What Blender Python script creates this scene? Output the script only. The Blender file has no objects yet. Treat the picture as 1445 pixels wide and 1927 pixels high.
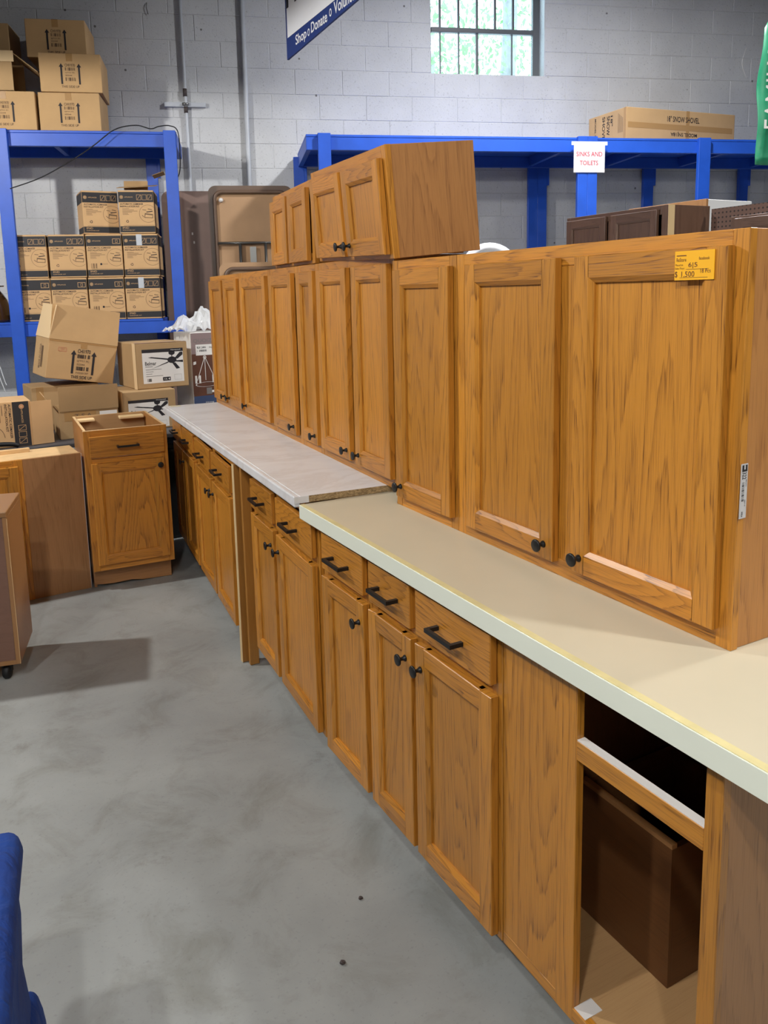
import bpy, bmesh, math, random
from mathutils import Vector, Matrix, Euler

# ------------------------------------------------------------------ camera, world, lamps
S = bpy.context.scene
COL = S.collection
random.seed(7)
def R(d): return math.radians(d)

cam_d = bpy.data.cameras.new('camera')
cam = bpy.data.objects.new('camera', cam_d); COL.objects.link(cam); S.camera = cam
F_PX, CY, YAW, PITCH, ROLL, CAM_H = 1500.0, 789.27, 28.272, 8.99, -1.288, 1.5555
cam_d.sensor_fit = 'VERTICAL'; cam_d.sensor_height = 36.0
cam_d.lens = F_PX * 36.0 / 1927.0
cam_d.shift_y = (CY - 963.5) / 1927.0
cam_d.clip_start = 0.05; cam_d.clip_end = 200
def cam_axes():
    y, p, r = R(YAW), R(PITCH), R(ROLL)
    fw = Vector((math.sin(y)*math.cos(p), math.cos(y)*math.cos(p), -math.sin(p)))
    rt = Vector((math.cos(y), -math.sin(y), 0)); up = rt.cross(fw)
    c, s = math.cos(r), math.sin(r)
    return c*rt + s*up, -s*rt + c*up, fw
_r, _u, _f = cam_axes()
_m = Matrix((_r, _u, -_f)).transposed().to_4x4(); _m.translation = (0, 0, CAM_H)
cam.matrix_world = _m

W = bpy.data.worlds.new('world'); S.world = W; W.use_nodes = True
wn = W.node_tree.nodes; wl = W.node_tree.links
sky = wn.new('ShaderNodeTexSky'); sky.sky_type = 'HOSEK_WILKIE'; sky.turbidity = 4.0; sky.sun_direction = (0.35, -0.5, 0.79)
mixw = wn.new('ShaderNodeMix'); mixw.data_type = 'RGBA'; mixw.inputs[0].default_value = 0.55
mixw.inputs[7].default_value = (0.86, 0.97, 1.0, 1)
wl.new(sky.outputs[0], mixw.inputs[6]); wl.new(mixw.outputs[2], wn['Background'].inputs[0])
wn['Background'].inputs[1].default_value = 9.0

def lamp(x, y, z, power, size=0.45, col=(1.0, 0.985, 0.95), spread=150, aim=None):
    d = bpy.data.lights.new('high_bay_lamp', 'AREA'); d.shape = 'DISK'; d.size = size
    d.energy = power; d.color = col; d.spread = R(spread)
    o = bpy.data.objects.new('high_bay_lamp', d); COL.objects.link(o); o.location = (x, y, z)
    if aim: o.rotation_euler = (Vector(aim) - Vector((x, y, z))).to_track_quat('-Z', 'Y').to_euler()
    return o
def shaded_bulb(x, y, z, power, r=0.07, col=(1.0, 0.985, 0.95), cone=179.5):
    d = bpy.data.lights.new('shaded_bulb', 'SPOT'); d.energy = power; d.shadow_soft_size = r; d.color = col
    d.spot_size = R(cone); d.spot_blend = 0.08
    o = bpy.data.objects.new('shaded_bulb', d); COL.objects.link(o); o.location = (x, y, z)
shaded_bulb(-1.6, 4.5, 3.4, 380)
shaded_bulb(-1.4, 1.2, 3.3, 128)
shaded_bulb(-0.65, -0.2, 3.4, 135)
shaded_bulb(-1.1, -1.95, 3.3, 130)
lamp(3.61, 3.86, 4.4, 185, 0.30, (0.98, 0.985, 1.0), 180)
lamp(4.6, 0.9, 4.4, 80, 0.30)
lamp(2.9, -1.4, 4.4, 100, 0.30)
S.view_settings.view_transform = 'Standard'; S.view_settings.look = 'None'
S.view_settings.exposure = -0.1; S.view_settings.gamma = 1.0; S.view_settings.use_curve_mapping = False

# ------------------------------------------------------------------ materials
def new_mat(name, rough=0.5, metal=0.0, spec=0.5):
    m = bpy.data.materials.new(name); m.use_nodes = True
    b = m.node_tree.nodes['Principled BSDF']
    b.inputs['Roughness'].default_value = rough; b.inputs['Metallic'].default_value = metal
    b.inputs['Specular IOR Level'].default_value = spec
    return m, m.node_tree.nodes, m.node_tree.links, b
def s2l(c): return tuple((x/12.92 if x <= 0.04045 else ((x+0.055)/1.055)**2.4) for x in [v/255 for v in c])
def node(n, t, **k):
    x = n.new(t)
    for a, v in k.items(): setattr(x, a, v)
    return x
def ramp(n, stops):
    r = n.new('ShaderNodeValToRGB'); e = r.color_ramp.elements
    while len(e) < len(stops): e.new(0.5)
    for i, (p, c) in enumerate(stops): e[i].position = p; e[i].color = (*c, 1)
    return r
def math_n(n, l, op, a, b=None, clamp=False):
    x = n.new('ShaderNodeMath'); x.operation = op; x.use_clamp = clamp
    for i, v in enumerate((a, b)):
        if v is None: continue
        if isinstance(v, (int, float)): x.inputs[i].default_value = v
        else: l.new(v, x.inputs[i])
    return x.outputs[0]
def mixc(n, l, fac, a, b, blend='MIX'):
    x = n.new('ShaderNodeMix'); x.data_type = 'RGBA'; x.blend_type = blend
    if isinstance(fac, (int, float)): x.inputs[0].default_value = fac
    else: l.new(fac, x.inputs[0])
    for i, v in ((6, a), (7, b)):
        if isinstance(v, tuple): x.inputs[i].default_value = (*v, 1)
        else: l.new(v, x.inputs[i])
    return x.outputs[2]
def noise(n, l, vec, scale, detail=3, rough=0.5, dist=0.0):
    x = n.new('ShaderNodeTexNoise'); x.inputs['Scale'].default_value = scale
    x.inputs['Detail'].default_value = detail; x.inputs['Roughness'].default_value = rough; x.inputs['Distortion'].default_value = dist
    if vec is not None: l.new(vec, x.inputs['Vector'])
    return x.outputs['Fac']
def scaled(n, l, vec, s):
    m = n.new('ShaderNodeMapping'); m.inputs['Scale'].default_value = s; l.new(vec, m.inputs['Vector']); return m.outputs[0]
def objrand(n): return n.new('ShaderNodeObjectInfo').outputs['Random']

def flat(name, rgb, rough=0.5, metal=0.0, spec=0.5, var=0.0, vscale=6.0):
    m, n, l, b = new_mat(name, rough, metal, spec); c = s2l(rgb)
    if var:
        tc = n.new('ShaderNodeTexCoord').outputs['Object']
        f = noise(n, l, tc, vscale, 4, 0.6)
        r = ramp(n, [(0.3, tuple(x*(1-var) for x in c)), (0.7, tuple(min(1, x*(1+var)) for x in c))]); l.new(f, r.inputs[0])
        l.new(r.outputs[0], b.inputs['Base Color'])
    else: b.inputs['Base Color'].default_value = (*c, 1)
    return m

def wood(name, light, dark, rough=0.38, rings=9.0, contrast=0.75, pore=0.3, coat=0.14, across=5.0, along=0.55):
    m, n, l, b = new_mat(name, rough)
    uv = n.new('ShaderNodeTexCoord').outputs['UV']
    big = noise(n, l, scaled(n, l, uv, (across, along, 1)), 1.0, 1.5, 0.45, 0.08)
    fine = noise(n, l, scaled(n, l, uv, (70, 1.8, 1)), 1.0, 3, 0.6)
    fld = math_n(n, l, 'ADD', math_n(n, l, 'MULTIPLY', big, rings*2), math_n(n, l, 'MULTIPLY', fine, 1.1))
    fr = math_n(n, l, 'FRACT', fld)
    rr = ramp(n, [(0.0, (0.05,)*3), (0.45, (0.12,)*3), (0.80, (0.55,)*3), (0.93, (1, 1, 1)), (1.0, (0.05,)*3)]); l.new(fr, rr.inputs[0])
    pores = noise(n, l, scaled(n, l, uv, (420, 9, 1)), 1.0, 2, 0.6)
    pr = ramp(n, [(0.50, (0, 0, 0)), (0.66, (1, 1, 1))]); l.new(pores, pr.inputs[0])
    pm = math_n(n, l, 'ADD', math_n(n, l, 'MULTIPLY', pr.outputs[0], 0.6), 0.42)
    fac = math_n(n, l, 'ADD', math_n(n, l, 'MULTIPLY', math_n(n, l, 'MULTIPLY', rr.outputs[0], pm), contrast*0.9), math_n(n, l, 'MULTIPLY', pr.outputs[0], pore*0.7), True)
    L, D = s2l(light), s2l(dark)
    tone = noise(n, l, scaled(n, l, uv, (3, 0.4, 1)), 1.0, 2, 0.5)
    rnd = objrand(n)
    tv = math_n(n, l, 'ADD', math_n(n, l, 'MULTIPLY', tone, 0.30), math_n(n, l, 'MULTIPLY', rnd, 0.26))
    tv = math_n(n, l, 'ADD', tv, 0.72)
    col = mixc(n, l, fac, L, D)
    cb = n.new('ShaderNodeCombineColor'); [l.new(tv, cb.inputs[i]) for i in range(3)]
    col = mixc(n, l, 1.0, col, cb.outputs[0], 'MULTIPLY')
    l.new(col, b.inputs['Base Color'])
    bp = n.new('ShaderNodeBump'); bp.inputs['Strength'].default_value = 0.12; bp.inputs['Distance'].default_value = 0.002
    l.new(fac, bp.inputs['Height']); bp.invert = True; l.new(bp.outputs[0], b.inputs['Normal'])
    b.inputs['Coat Weight'].default_value = coat; b.inputs['Coat Roughness'].default_value = 0.3
    return m

M = {}
M['oak'] = wood('honey_oak', (198, 133, 46), (114, 66, 18), rings=12, contrast=0.95, pore=0.36, across=6.5, along=0.5)
M['oak_cathedral'] = wood('honey_oak_cathedral', (198, 133, 46), (104, 58, 16), rings=13, contrast=1.15, pore=0.2, across=3.4, along=0.42)
M['oak_rail'] = wood('honey_oak_rail', (196, 130, 44), (106, 59, 15), rings=14, contrast=1.1, pore=0.34, across=9, along=0.8)
M['oak_side'] = wood('oak_veneer_side', (182, 126, 68), (126, 78, 38), rough=0.5, rings=12, contrast=0.85, coat=0.05)
M['oak_far'] = wood('oak_veneer_brown', (172, 124, 78), (128, 86, 48), rough=0.5, rings=8, contrast=0.6, coat=0.05)
M['raw'] = flat('raw_wood', (214, 178, 128), 0.7, var=0.12, vscale=9)
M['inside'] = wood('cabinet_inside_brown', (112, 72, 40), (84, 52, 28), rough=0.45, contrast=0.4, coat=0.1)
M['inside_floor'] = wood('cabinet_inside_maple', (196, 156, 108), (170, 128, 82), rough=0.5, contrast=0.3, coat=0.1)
M['dark_oak'] = wood('dark_stained_oak', (110, 82, 66), (66, 46, 36), rough=0.3, contrast=0.8, coat=0.35)
M['dresser'] = wood('brown_laminate', (152, 110, 68), (124, 86, 50), rough=0.4, contrast=0.35, pore=0.2, coat=0.1)
M['door_brown'] = wood('pinkish_brown_board', (126, 92, 76), (104, 74, 60), rough=0.5, contrast=0.4, coat=0.05)
M['pine'] = wood('pine_board', (226, 196, 146), (198, 156, 100), rough=0.6, contrast=0.4, coat=0.0)
M['stained_board'] = wood('stained_pine_board', (164, 112, 48), (120, 78, 30), rough=0.45, contrast=0.4)
M['black'] = flat('black_metal', (22, 22, 23), 0.42, 0.2)
M['steel'] = flat('grey_steel', (140, 140, 138), 0.35, 0.9)
M['tube'] = flat('grey_tube', (96, 94, 90), 0.35, 0.7)
M['white_edge'] = flat('white_edge_tape', (232, 228, 224), 0.5)
M['mint'] = flat('pale_mint_laminate', (234, 238, 222), 0.4, var=0.03, vscale=2)
M['cream'] = flat('cream_laminate', (214, 205, 180), 0.36, var=0.05, vscale=1.8)
M['yellow_edge'] = flat('yellowed_edge', (224, 212, 158), 0.45, var=0.10, vscale=14)
M['cardboard'] = flat('cardboard', (188, 152, 106), 0.85, var=0.06, vscale=5)
M['cardboard_d'] = flat('cardboard_dull', (172, 140, 98), 0.85, var=0.06, vscale=5)
M['cardboard_g'] = flat('cardboard_printed', (206, 166, 118), 0.8, var=0.05, vscale=5)
M['card_tape'] = flat('clear_tape', (170, 132, 86), 0.25)
M['card_edge'] = flat('cardboard_edge', (220, 190, 146), 0.85)
M['ink'] = flat('black_ink', (34, 30, 34), 0.7)
M['ink_soft'] = flat('faded_ink', (112, 88, 66), 0.8)
M['band'] = flat('black_band', (38, 36, 38), 0.6)
M['white'] = flat('white_print', (226, 222, 216), 0.6)
M['grey_print'] = flat('grey_print', (120, 116, 112), 0.6)
M['pink_print'] = flat('pink_print', (190, 110, 90), 0.7)
M['brown_photo'] = flat('brown_photo', (92, 56, 40), 0.5, var=0.25, vscale=8)
M['navy_photo'] = flat('navy_photo', (58, 72, 104), 0.5)
M['mauve_photo'] = flat('mauve_photo', (142, 122, 120), 0.5)
M['blue'] = flat('blue_paint', (34, 84, 190), 0.42, var=0.10, vscale=5)
M['pipe'] = flat('painted_conduit', (190, 194, 200), 0.4, var=0.08)
M['rust'] = flat('dark_coupling', (70, 60, 58), 0.6)
M['sign_white'] = flat('sign_white', (232, 232, 236), 0.5)
M['navy'] = flat('sign_navy', (28, 52, 116), 0.5)
M['paper'] = flat('white_paper', (206, 205, 207), 0.6)
M['red'] = flat('red_marker', (190, 40, 58), 0.6)
M['marker'] = flat('dark_red_marker', (96, 44, 26), 0.6)
M['tag'] = flat('yellow_tag', (250, 182, 14), 0.55)
M['table_top'] = flat('brown_table_laminate', (124, 100, 90), 0.5, var=0.06)
M['masonite'] = flat('tan_masonite', (176, 140, 104), 0.7, var=0.06)
M['rim'] = flat('brown_rim', (104, 82, 66), 0.4)
M['white_paint'] = flat('white_panel', (232, 232, 232), 0.4)
M['porcelain'] = flat('white_porcelain', (240, 241, 244), 0.15)
M['rubber'] = flat('black_rubber', (13, 13, 14), 0.6)
M['dark_top'] = flat('dark_grey_top', (70, 70, 74), 0.5)
M['chrome'] = flat('chrome', (190, 190, 190), 0.15, 1.0)
M['bark'] = flat('bark', (140, 140, 146), 0.9, var=0.2)
M['sash'] = flat('dark_steel_sash', (84, 86, 90), 0.5)
M['leaf'] = flat('leaf', (128, 182, 120), 0.6)
M['green'] = flat('green_banner', (30, 120, 84), 0.35, var=0.15, vscale=4)
M['grey_wall'] = flat('plain_wall', (104, 104, 106), 0.8)
M['ceiling'] = flat('dark_ceiling', (84, 84, 86), 0.8)

def mk_marble():
    m, n, l, b = new_mat('marble_laminate', 0.3)
    tc = n.new('ShaderNodeTexCoord').outputs['Object']
    v = scaled(n, l, tc, (3.2, 1.3, 1)); f = noise(n, l, v, 1.5, 6, 0.62, 0.7)
    r = ramp(n, [(0.36, s2l((234, 236, 238))), (0.5, s2l((228, 229, 231))), (0.56, s2l((219, 218, 218))), (0.60, s2l((230, 231, 233)))])
    l.new(f, r.inputs[0]); l.new(r.outputs[0], b.inputs['Base Color']); return m
M['marble'] = mk_marble()
def mk_particle():
    m, n, l, b = new_mat('particleboard', 0.9)
    tc = n.new('ShaderNodeTexCoord').outputs['Object']; f = noise(n, l, scaled(n, l, tc, (1, 1, 3)), 120, 3, 0.7)
    r = ramp(n, [(0.35, s2l((104, 84, 56))), (0.62, s2l((190, 164, 120)))]); l.new(f, r.inputs[0]); l.new(r.outputs[0], b.inputs['Base Color']); return m
M['particle'] = mk_particle()
def mk_block():
    m, n, l, b = new_mat('painted_block', 0.62)
    tc = n.new('ShaderNodeTexCoord'); g = n.new('ShaderNodeNewGeometry').outputs['Position']
    f = noise(n, l, g, 1.3, 4, 0.6); p = noise(n, l, g, 70, 3, 0.7); st = noise(n, l, g, 26, 2, 0.5)
    r = ramp(n, [(0.3, s2l((190, 191, 193))), (0.7, s2l((208, 209, 210)))]); l.new(f, r.inputs[0])
    pr = ramp(n, [(0.30, s2l((150, 150, 150))), (0.40, (1, 1, 1))]); l.new(p, pr.inputs[0])
    vo = n.new('ShaderNodeTexVoronoi'); vo.inputs['Scale'].default_value = 4.5; l.new(g, vo.inputs['Vector'])
    vr = ramp(n, [(0.035, s2l((92, 84, 80))), (0.05, (1, 1, 1))]); l.new(vo.outputs['Distance'], vr.inputs[0])
    c = mixc(n, l, 0.5, r.outputs[0], pr.outputs[0], 'MULTIPLY'); l.new(mixc(n, l, 0.8, c, vr.outputs[0], 'MULTIPLY'), b.inputs['Base Color'])
    bp = n.new('ShaderNodeBump'); bp.inputs['Strength'].default_value = 0.35; bp.inputs['Distance'].default_value = 0.006
    l.new(p, bp.inputs['Height']); l.new(bp.outputs[0], b.inputs['Normal']); return m
M['block'] = mk_block()
def mk_floor():
    m, n, l, b = new_mat('concrete_floor', 0.5)
    g = n.new('ShaderNodeNewGeometry').outputs['Position']
    f1 = noise(n, l, g, 1.1, 5, 0.6, 0.4); f2 = noise(n, l, g, 4.5, 6, 0.68, 0.6); f3 = noise(n, l, g, 90, 2, 0.6); f4 = noise(n, l, g, 2.3, 3, 0.5)
    r1 = ramp(n, [(0.30, s2l((142, 145, 144))), (0.68, s2l((170, 173, 171)))]); l.new(f1, r1.inputs[0])
    r2 = ramp(n, [(0.30, s2l((214, 211, 204))), (0.50, (0.95,)*3), (0.66, (1, 1, 1))]); l.new(f2, r2.inputs[0])
    c = mixc(n, l, 0.8, r1.outputs[0], r2.outputs[0], 'MULTIPLY')
    r3 = ramp(n, [(0.28, (0.62,)*3), (0.4, (1, 1, 1))]); l.new(f3, r3.inputs[0]); c = mixc(n, l, 0.35, c, r3.outputs[0], 'MULTIPLY')
    sv = noise(n, l, scaled(n, l, g, (1, 1, 1)), 2.7, 7, 0.75, 0.2)
    r4 = ramp(n, [(0.60, (1, 1, 1)), (0.72, s2l((206, 200, 192)))]); l.new(sv, r4.inputs[0]); c = mixc(n, l, 0.8, c, r4.outputs[0], 'MULTIPLY')
    l.new(c, b.inputs['Base Color'])
    rr = ramp(n, [(0.3, (0.36,)*3), (0.7, (0.58,)*3)]); l.new(f4, rr.inputs[0]); l.new(rr.outputs[0], b.inputs['Roughness'])
    bp = n.new('ShaderNodeBump'); bp.inputs['Strength'].default_value = 0.1; bp.inputs['Distance'].default_value = 0.004
    l.new(f2, bp.inputs['Height']); l.new(bp.outputs[0], b.inputs['Normal']); return m
M['floor'] = mk_floor()
def mk_peg():
    m, n, l, b = new_mat('brown_pegboard', 0.6)
    tc = n.new('ShaderNodeTexCoord').outputs['Object']
    v = scaled(n, l, tc, (40, 40, 40)); vo = n.new('ShaderNodeTexVoronoi'); vo.inputs['Randomness'].default_value = 0; vo.inputs['Scale'].default_value = 1.0; l.new(v, vo.inputs['Vector'])
    r = ramp(n, [(0.18, s2l((40, 28, 24))), (0.24, s2l((106, 80, 68)))]); l.new(vo.outputs['Distance'], r.inputs[0]); l.new(r.outputs[0], b.inputs['Base Color']); return m
M['peg'] = mk_peg()
def mk_clear(name, tint, gloss=0.12, rough=0.05):
    m = bpy.data.materials.new(name); m.use_nodes = True; n = m.node_tree.nodes; l = m.node_tree.links
    n.remove(n['Principled BSDF']); t = n.new('ShaderNodeBsdfTransparent'); t.inputs[0].default_value = (*tint, 1)
    g = n.new('ShaderNodeBsdfGlossy'); g.inputs['Roughness'].default_value = rough
    x = n.new('ShaderNodeMixShader'); x.inputs[0].default_value = gloss
    l.new(t.outputs[0], x.inputs[1]); l.new(g.outputs[0], x.inputs[2]); l.new(x.outputs[0], n['Material Output'].inputs[0]); return m
M['pane'] = mk_clear('window_glass', (0.90, 0.98, 1.0), 0.06)
def mk_plastic():
    m, n, l, b = new_mat('clear_plastic_film', 0.22)
    b.inputs['Base Color'].default_value = (0.86, 0.87, 0.88, 1); b.inputs['Alpha'].default_value = 0.62; return m
M['plastic'] = mk_plastic()
def mk_amber():
    m, n, l, b = new_mat('dark_amber_glass', 0.06)
    b.inputs['Base Color'].default_value = (*s2l((74, 50, 26)), 1); b.inputs['Coat Weight'].default_value = 1; return m
M['amber'] = mk_amber()
def mk_cloth():
    m, n, l, b = new_mat('blue_cloth', 0.9)
    tc = n.new('ShaderNodeTexCoord').outputs['Object']; f = noise(n, l, tc, 5, 3, 0.5); w = noise(n, l, tc, 260, 2, 0.5)
    r = ramp(n, [(0.3, s2l((16, 52, 126))), (0.7, s2l((26, 72, 154)))]); l.new(f, r.inputs[0]); l.new(r.outputs[0], b.inputs['Base Color'])
    bp = n.new('ShaderNodeBump'); bp.inputs['Strength'].default_value = 0.25; bp.inputs['Distance'].default_value = 0.002; l.new(w, bp.inputs['Height'])
    wr = noise(n, l, scaled(n, l, tc, (14, 14, 5)), 1.0, 3, 0.5, 1.2); b2 = n.new('ShaderNodeBump'); b2.inputs['Strength'].default_value = 0.7; b2.inputs['Distance'].default_value = 0.02
    l.new(wr, b2.inputs['Height']); l.new(bp.outputs[0], b2.inputs['Normal']); l.new(b2.outputs[0], b.inputs['Normal'])
    return m
M['cloth'] = mk_cloth()

# ------------------------------------------------------------------ object helpers
def link(o, parent=None):
    COL.objects.link(o)
    if parent is not None: o.parent = parent
    return o
def obj(name, me, mat, parent=None, loc=None, rot=None):
    o = bpy.data.objects.new(name, me); link(o, parent)
    if mat is not None and len(me.materials) == 0: me.materials.append(M[mat] if isinstance(mat, str) else mat)
    if loc is not None: o.location = loc
    if rot is not None: o.rotation_euler = rot
    return o
def tag(o, label, cat, group=None):
    o['label'] = label; o['category'] = cat
    if group: o['group'] = group
    return o
def thing(name, label, cat, loc=(0, 0, 0), rotz=0.0, group=None, rot=None):
    o = bpy.data.objects.new(name, None); link(o); o.empty_display_size = 0.1
    o.location = loc
    if rot is not None: o.rotation_mode = 'YXZ'; o.rotation_euler = rot
    else: o.rotation_euler = (0, 0, rotz)
    return tag(o, label, cat, group)

def uv_grain(me, g, off=None):
    """u across the grain, v along it (metres), with a random offset per piece"""
    uvl = me.uv_layers.new(name='UV')
    ou, ov = off if off else (random.uniform(0, 60), random.uniform(0, 60))
    for p in me.polygons:
        n = [abs(c) for c in p.normal]; a = n.index(max(n))
        rest = [i for i in range(3) if i != a]
        if a == g: iu, iv, sv = rest[0], rest[1], 0.3
        else: iv, iu, sv = g, [i for i in rest if i != g][0], 1.0
        for li in p.loop_indices:
            co = me.vertices[me.loops[li].vertex_index].co
            uvl.data[li].uv = (co[iu] + ou + a*0.37, co[iv]*sv + ov)
def box_bm(lo, hi, bevel=0.0, seg=1):
    bm = bmesh.new(); bmesh.ops.create_cube(bm, size=1.0)
    for v in bm.verts: v.co = Vector([lo[i] + (v.co[i] + 0.5)*(hi[i]-lo[i]) for i in range(3)])
    if bevel: bmesh.ops.bevel(bm, geom=list(bm.edges), offset=bevel, segments=seg, affect='EDGES', profile=0.5)
    return bm
def bm_mesh(bm, name='m', smooth=False):
    bmesh.ops.recalc_face_normals(bm, faces=bm.faces)
    me = bpy.data.meshes.new(name); bm.to_mesh(me); bm.free()
    if smooth:
        for p in me.polygons: p.use_smooth = True
    return me
AX = {'x': 0, 'y': 1, 'z': 2}
def board(name, parent, lo, hi, grain='z', mat='oak', bevel=0.0012, seg=1, off=None):
    lo2 = [min(a, b) for a, b in zip(lo, hi)]; hi2 = [max(a, b) for a, b in zip(lo, hi)]
    me = bm_mesh(box_bm(lo2, hi2, bevel, seg), name); uv_grain(me, AX[grain], off)
    return obj(name, me, mat, parent)
def box(name, parent, lo, hi, mat, bevel=0.0, seg=1, loc=None, rot=None):
    lo2 = [min(a, b) for a, b in zip(lo, hi)]; hi2 = [max(a, b) for a, b in zip(lo, hi)]
    return obj(name, bm_mesh(box_bm(lo2, hi2, bevel, seg), name), mat, parent, loc, rot)
def prism(name, parent, pts, axis, a, b, mat, grain=None):
    """extrude a polygon along an axis from a to b; pts in the two other axes' order"""
    bm = bmesh.new(); o = [i for i in range(3) if i != axis]
    def P(p, t):
        c = [0, 0, 0]; c[o[0]], c[o[1]], c[axis] = p[0], p[1], t; return Vector(c)
    A = [bm.verts.new(P(p, a)) for p in pts]; B = [bm.verts.new(P(p, b)) for p in pts]
    bm.faces.new(A); bm.faces.new(B[::-1])
    for i in range(len(pts)): bm.faces.new((A[i], A[(i+1) % len(pts)], B[(i+1) % len(pts)], B[i]))
    me = bm_mesh(bm, name)
    if grain: uv_grain(me, AX[grain])
    return obj(name, me, mat, parent)
def lathe_me(prof, seg=20, axis='y', sgn=-1):
    bm = bmesh.new(); rings = []
    for r, h in prof:
        ring = []
        for k in range(seg):
            t = 2*math.pi*k/seg; c, s = r*math.cos(t), r*math.sin(t)
            ring.append(bm.verts.new((c, sgn*h, s) if axis == 'y' else (c, s, h)))
        rings.append(ring)
    for a, b in zip(rings, rings[1:]):
        for k in range(seg): bm.faces.new((a[k], a[(k+1) % seg], b[(k+1) % seg], b[k]))
    for rg, p in ((rings[0], prof[0]), (rings[-1], prof[-1])):
        if p[0] > 1e-5: bm.faces.new(rg)
    return bm_mesh(bm, 'lathe', True)
def tube_me(pts, r, seg=8, closed=False):
    bm = bmesh.new(); pts = [Vector(p) for p in pts]; rings = []; n = len(pts); up = Vector((0.13, 0.21, 0.97))
    for i, p in enumerate(pts):
        d = (pts[(i+1) % n] - pts[i-1]) if (closed or 0 < i < n-1) else (pts[1]-pts[0] if i == 0 else pts[-1]-pts[-2])
        d.normalize(); a = d.cross(up)
        if a.length < 0.05: a = d.cross(Vector((1, 0, 0)))
        a.normalize(); b = a.cross(d)
        rings.append([bm.verts.new(p + (a*math.cos(2*math.pi*k/seg) + b*math.sin(2*math.pi*k/seg))*r) for k in range(seg)])
    for i in range(n if closed else n-1):
        A, B = rings[i], rings[(i+1) % n]
        for k in range(seg): bm.faces.new((A[k], A[(k+1) % seg], B[(k+1) % seg], B[k]))
    if not closed: bm.faces.new(rings[0]); bm.faces.new(rings[-1])
    return bm_mesh(bm, 'tube', True)
def smooth_path(pts, sub=6):
    P = [Vector(p) for p in pts]; out = []
    for i in range(len(P)-1):
        p0, p1, p2, p3 = P[max(0, i-1)], P[i], P[i+1], P[min(len(P)-1, i+2)]
        for k in range(sub):
            t = k/sub
            out.append(0.5*((2*p1) + (p2-p0)*t + (2*p0-5*p1+4*p2-p3)*t*t + (3*p1-p0-3*p2+p3)*t**3))
    out.append(P[-1]); return out

# printed matter: flat polygons a hair in front of a face --------------------------------
_tc = {}
def text_polys(s, bold=0.0):
    if (s, bold) in _tc: return _tc[(s, bold)]
    cu = bpy.data.curves.new('t', 'FONT'); cu.body = s; cu.size = 1.0; cu.resolution_u = 3; cu.offset = bold
    o = bpy.data.objects.new('t', cu); COL.objects.link(o)
    dg = bpy.context.evaluated_depsgraph_get(); dg.update()
    me = bpy.data.meshes.new_from_object(o.evaluated_get(dg), depsgraph=dg)
    vs = [(v.co.x, v.co.y) for v in me.vertices]; fs = [list(p.vertices) for p in me.polygons]
    bpy.data.objects.remove(o); bpy.data.curves.remove(cu); bpy.data.meshes.remove(me)
    x0, x1 = min(v[0] for v in vs), max(v[0] for v in vs); y0, y1 = min(v[1] for v in vs), max(v[1] for v in vs)
    _tc[(s, bold)] = ([((x-x0)/(x1-x0), (y-y0)/(y1-y0)) for x, y in vs], fs); return _tc[(s, bold)]
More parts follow.
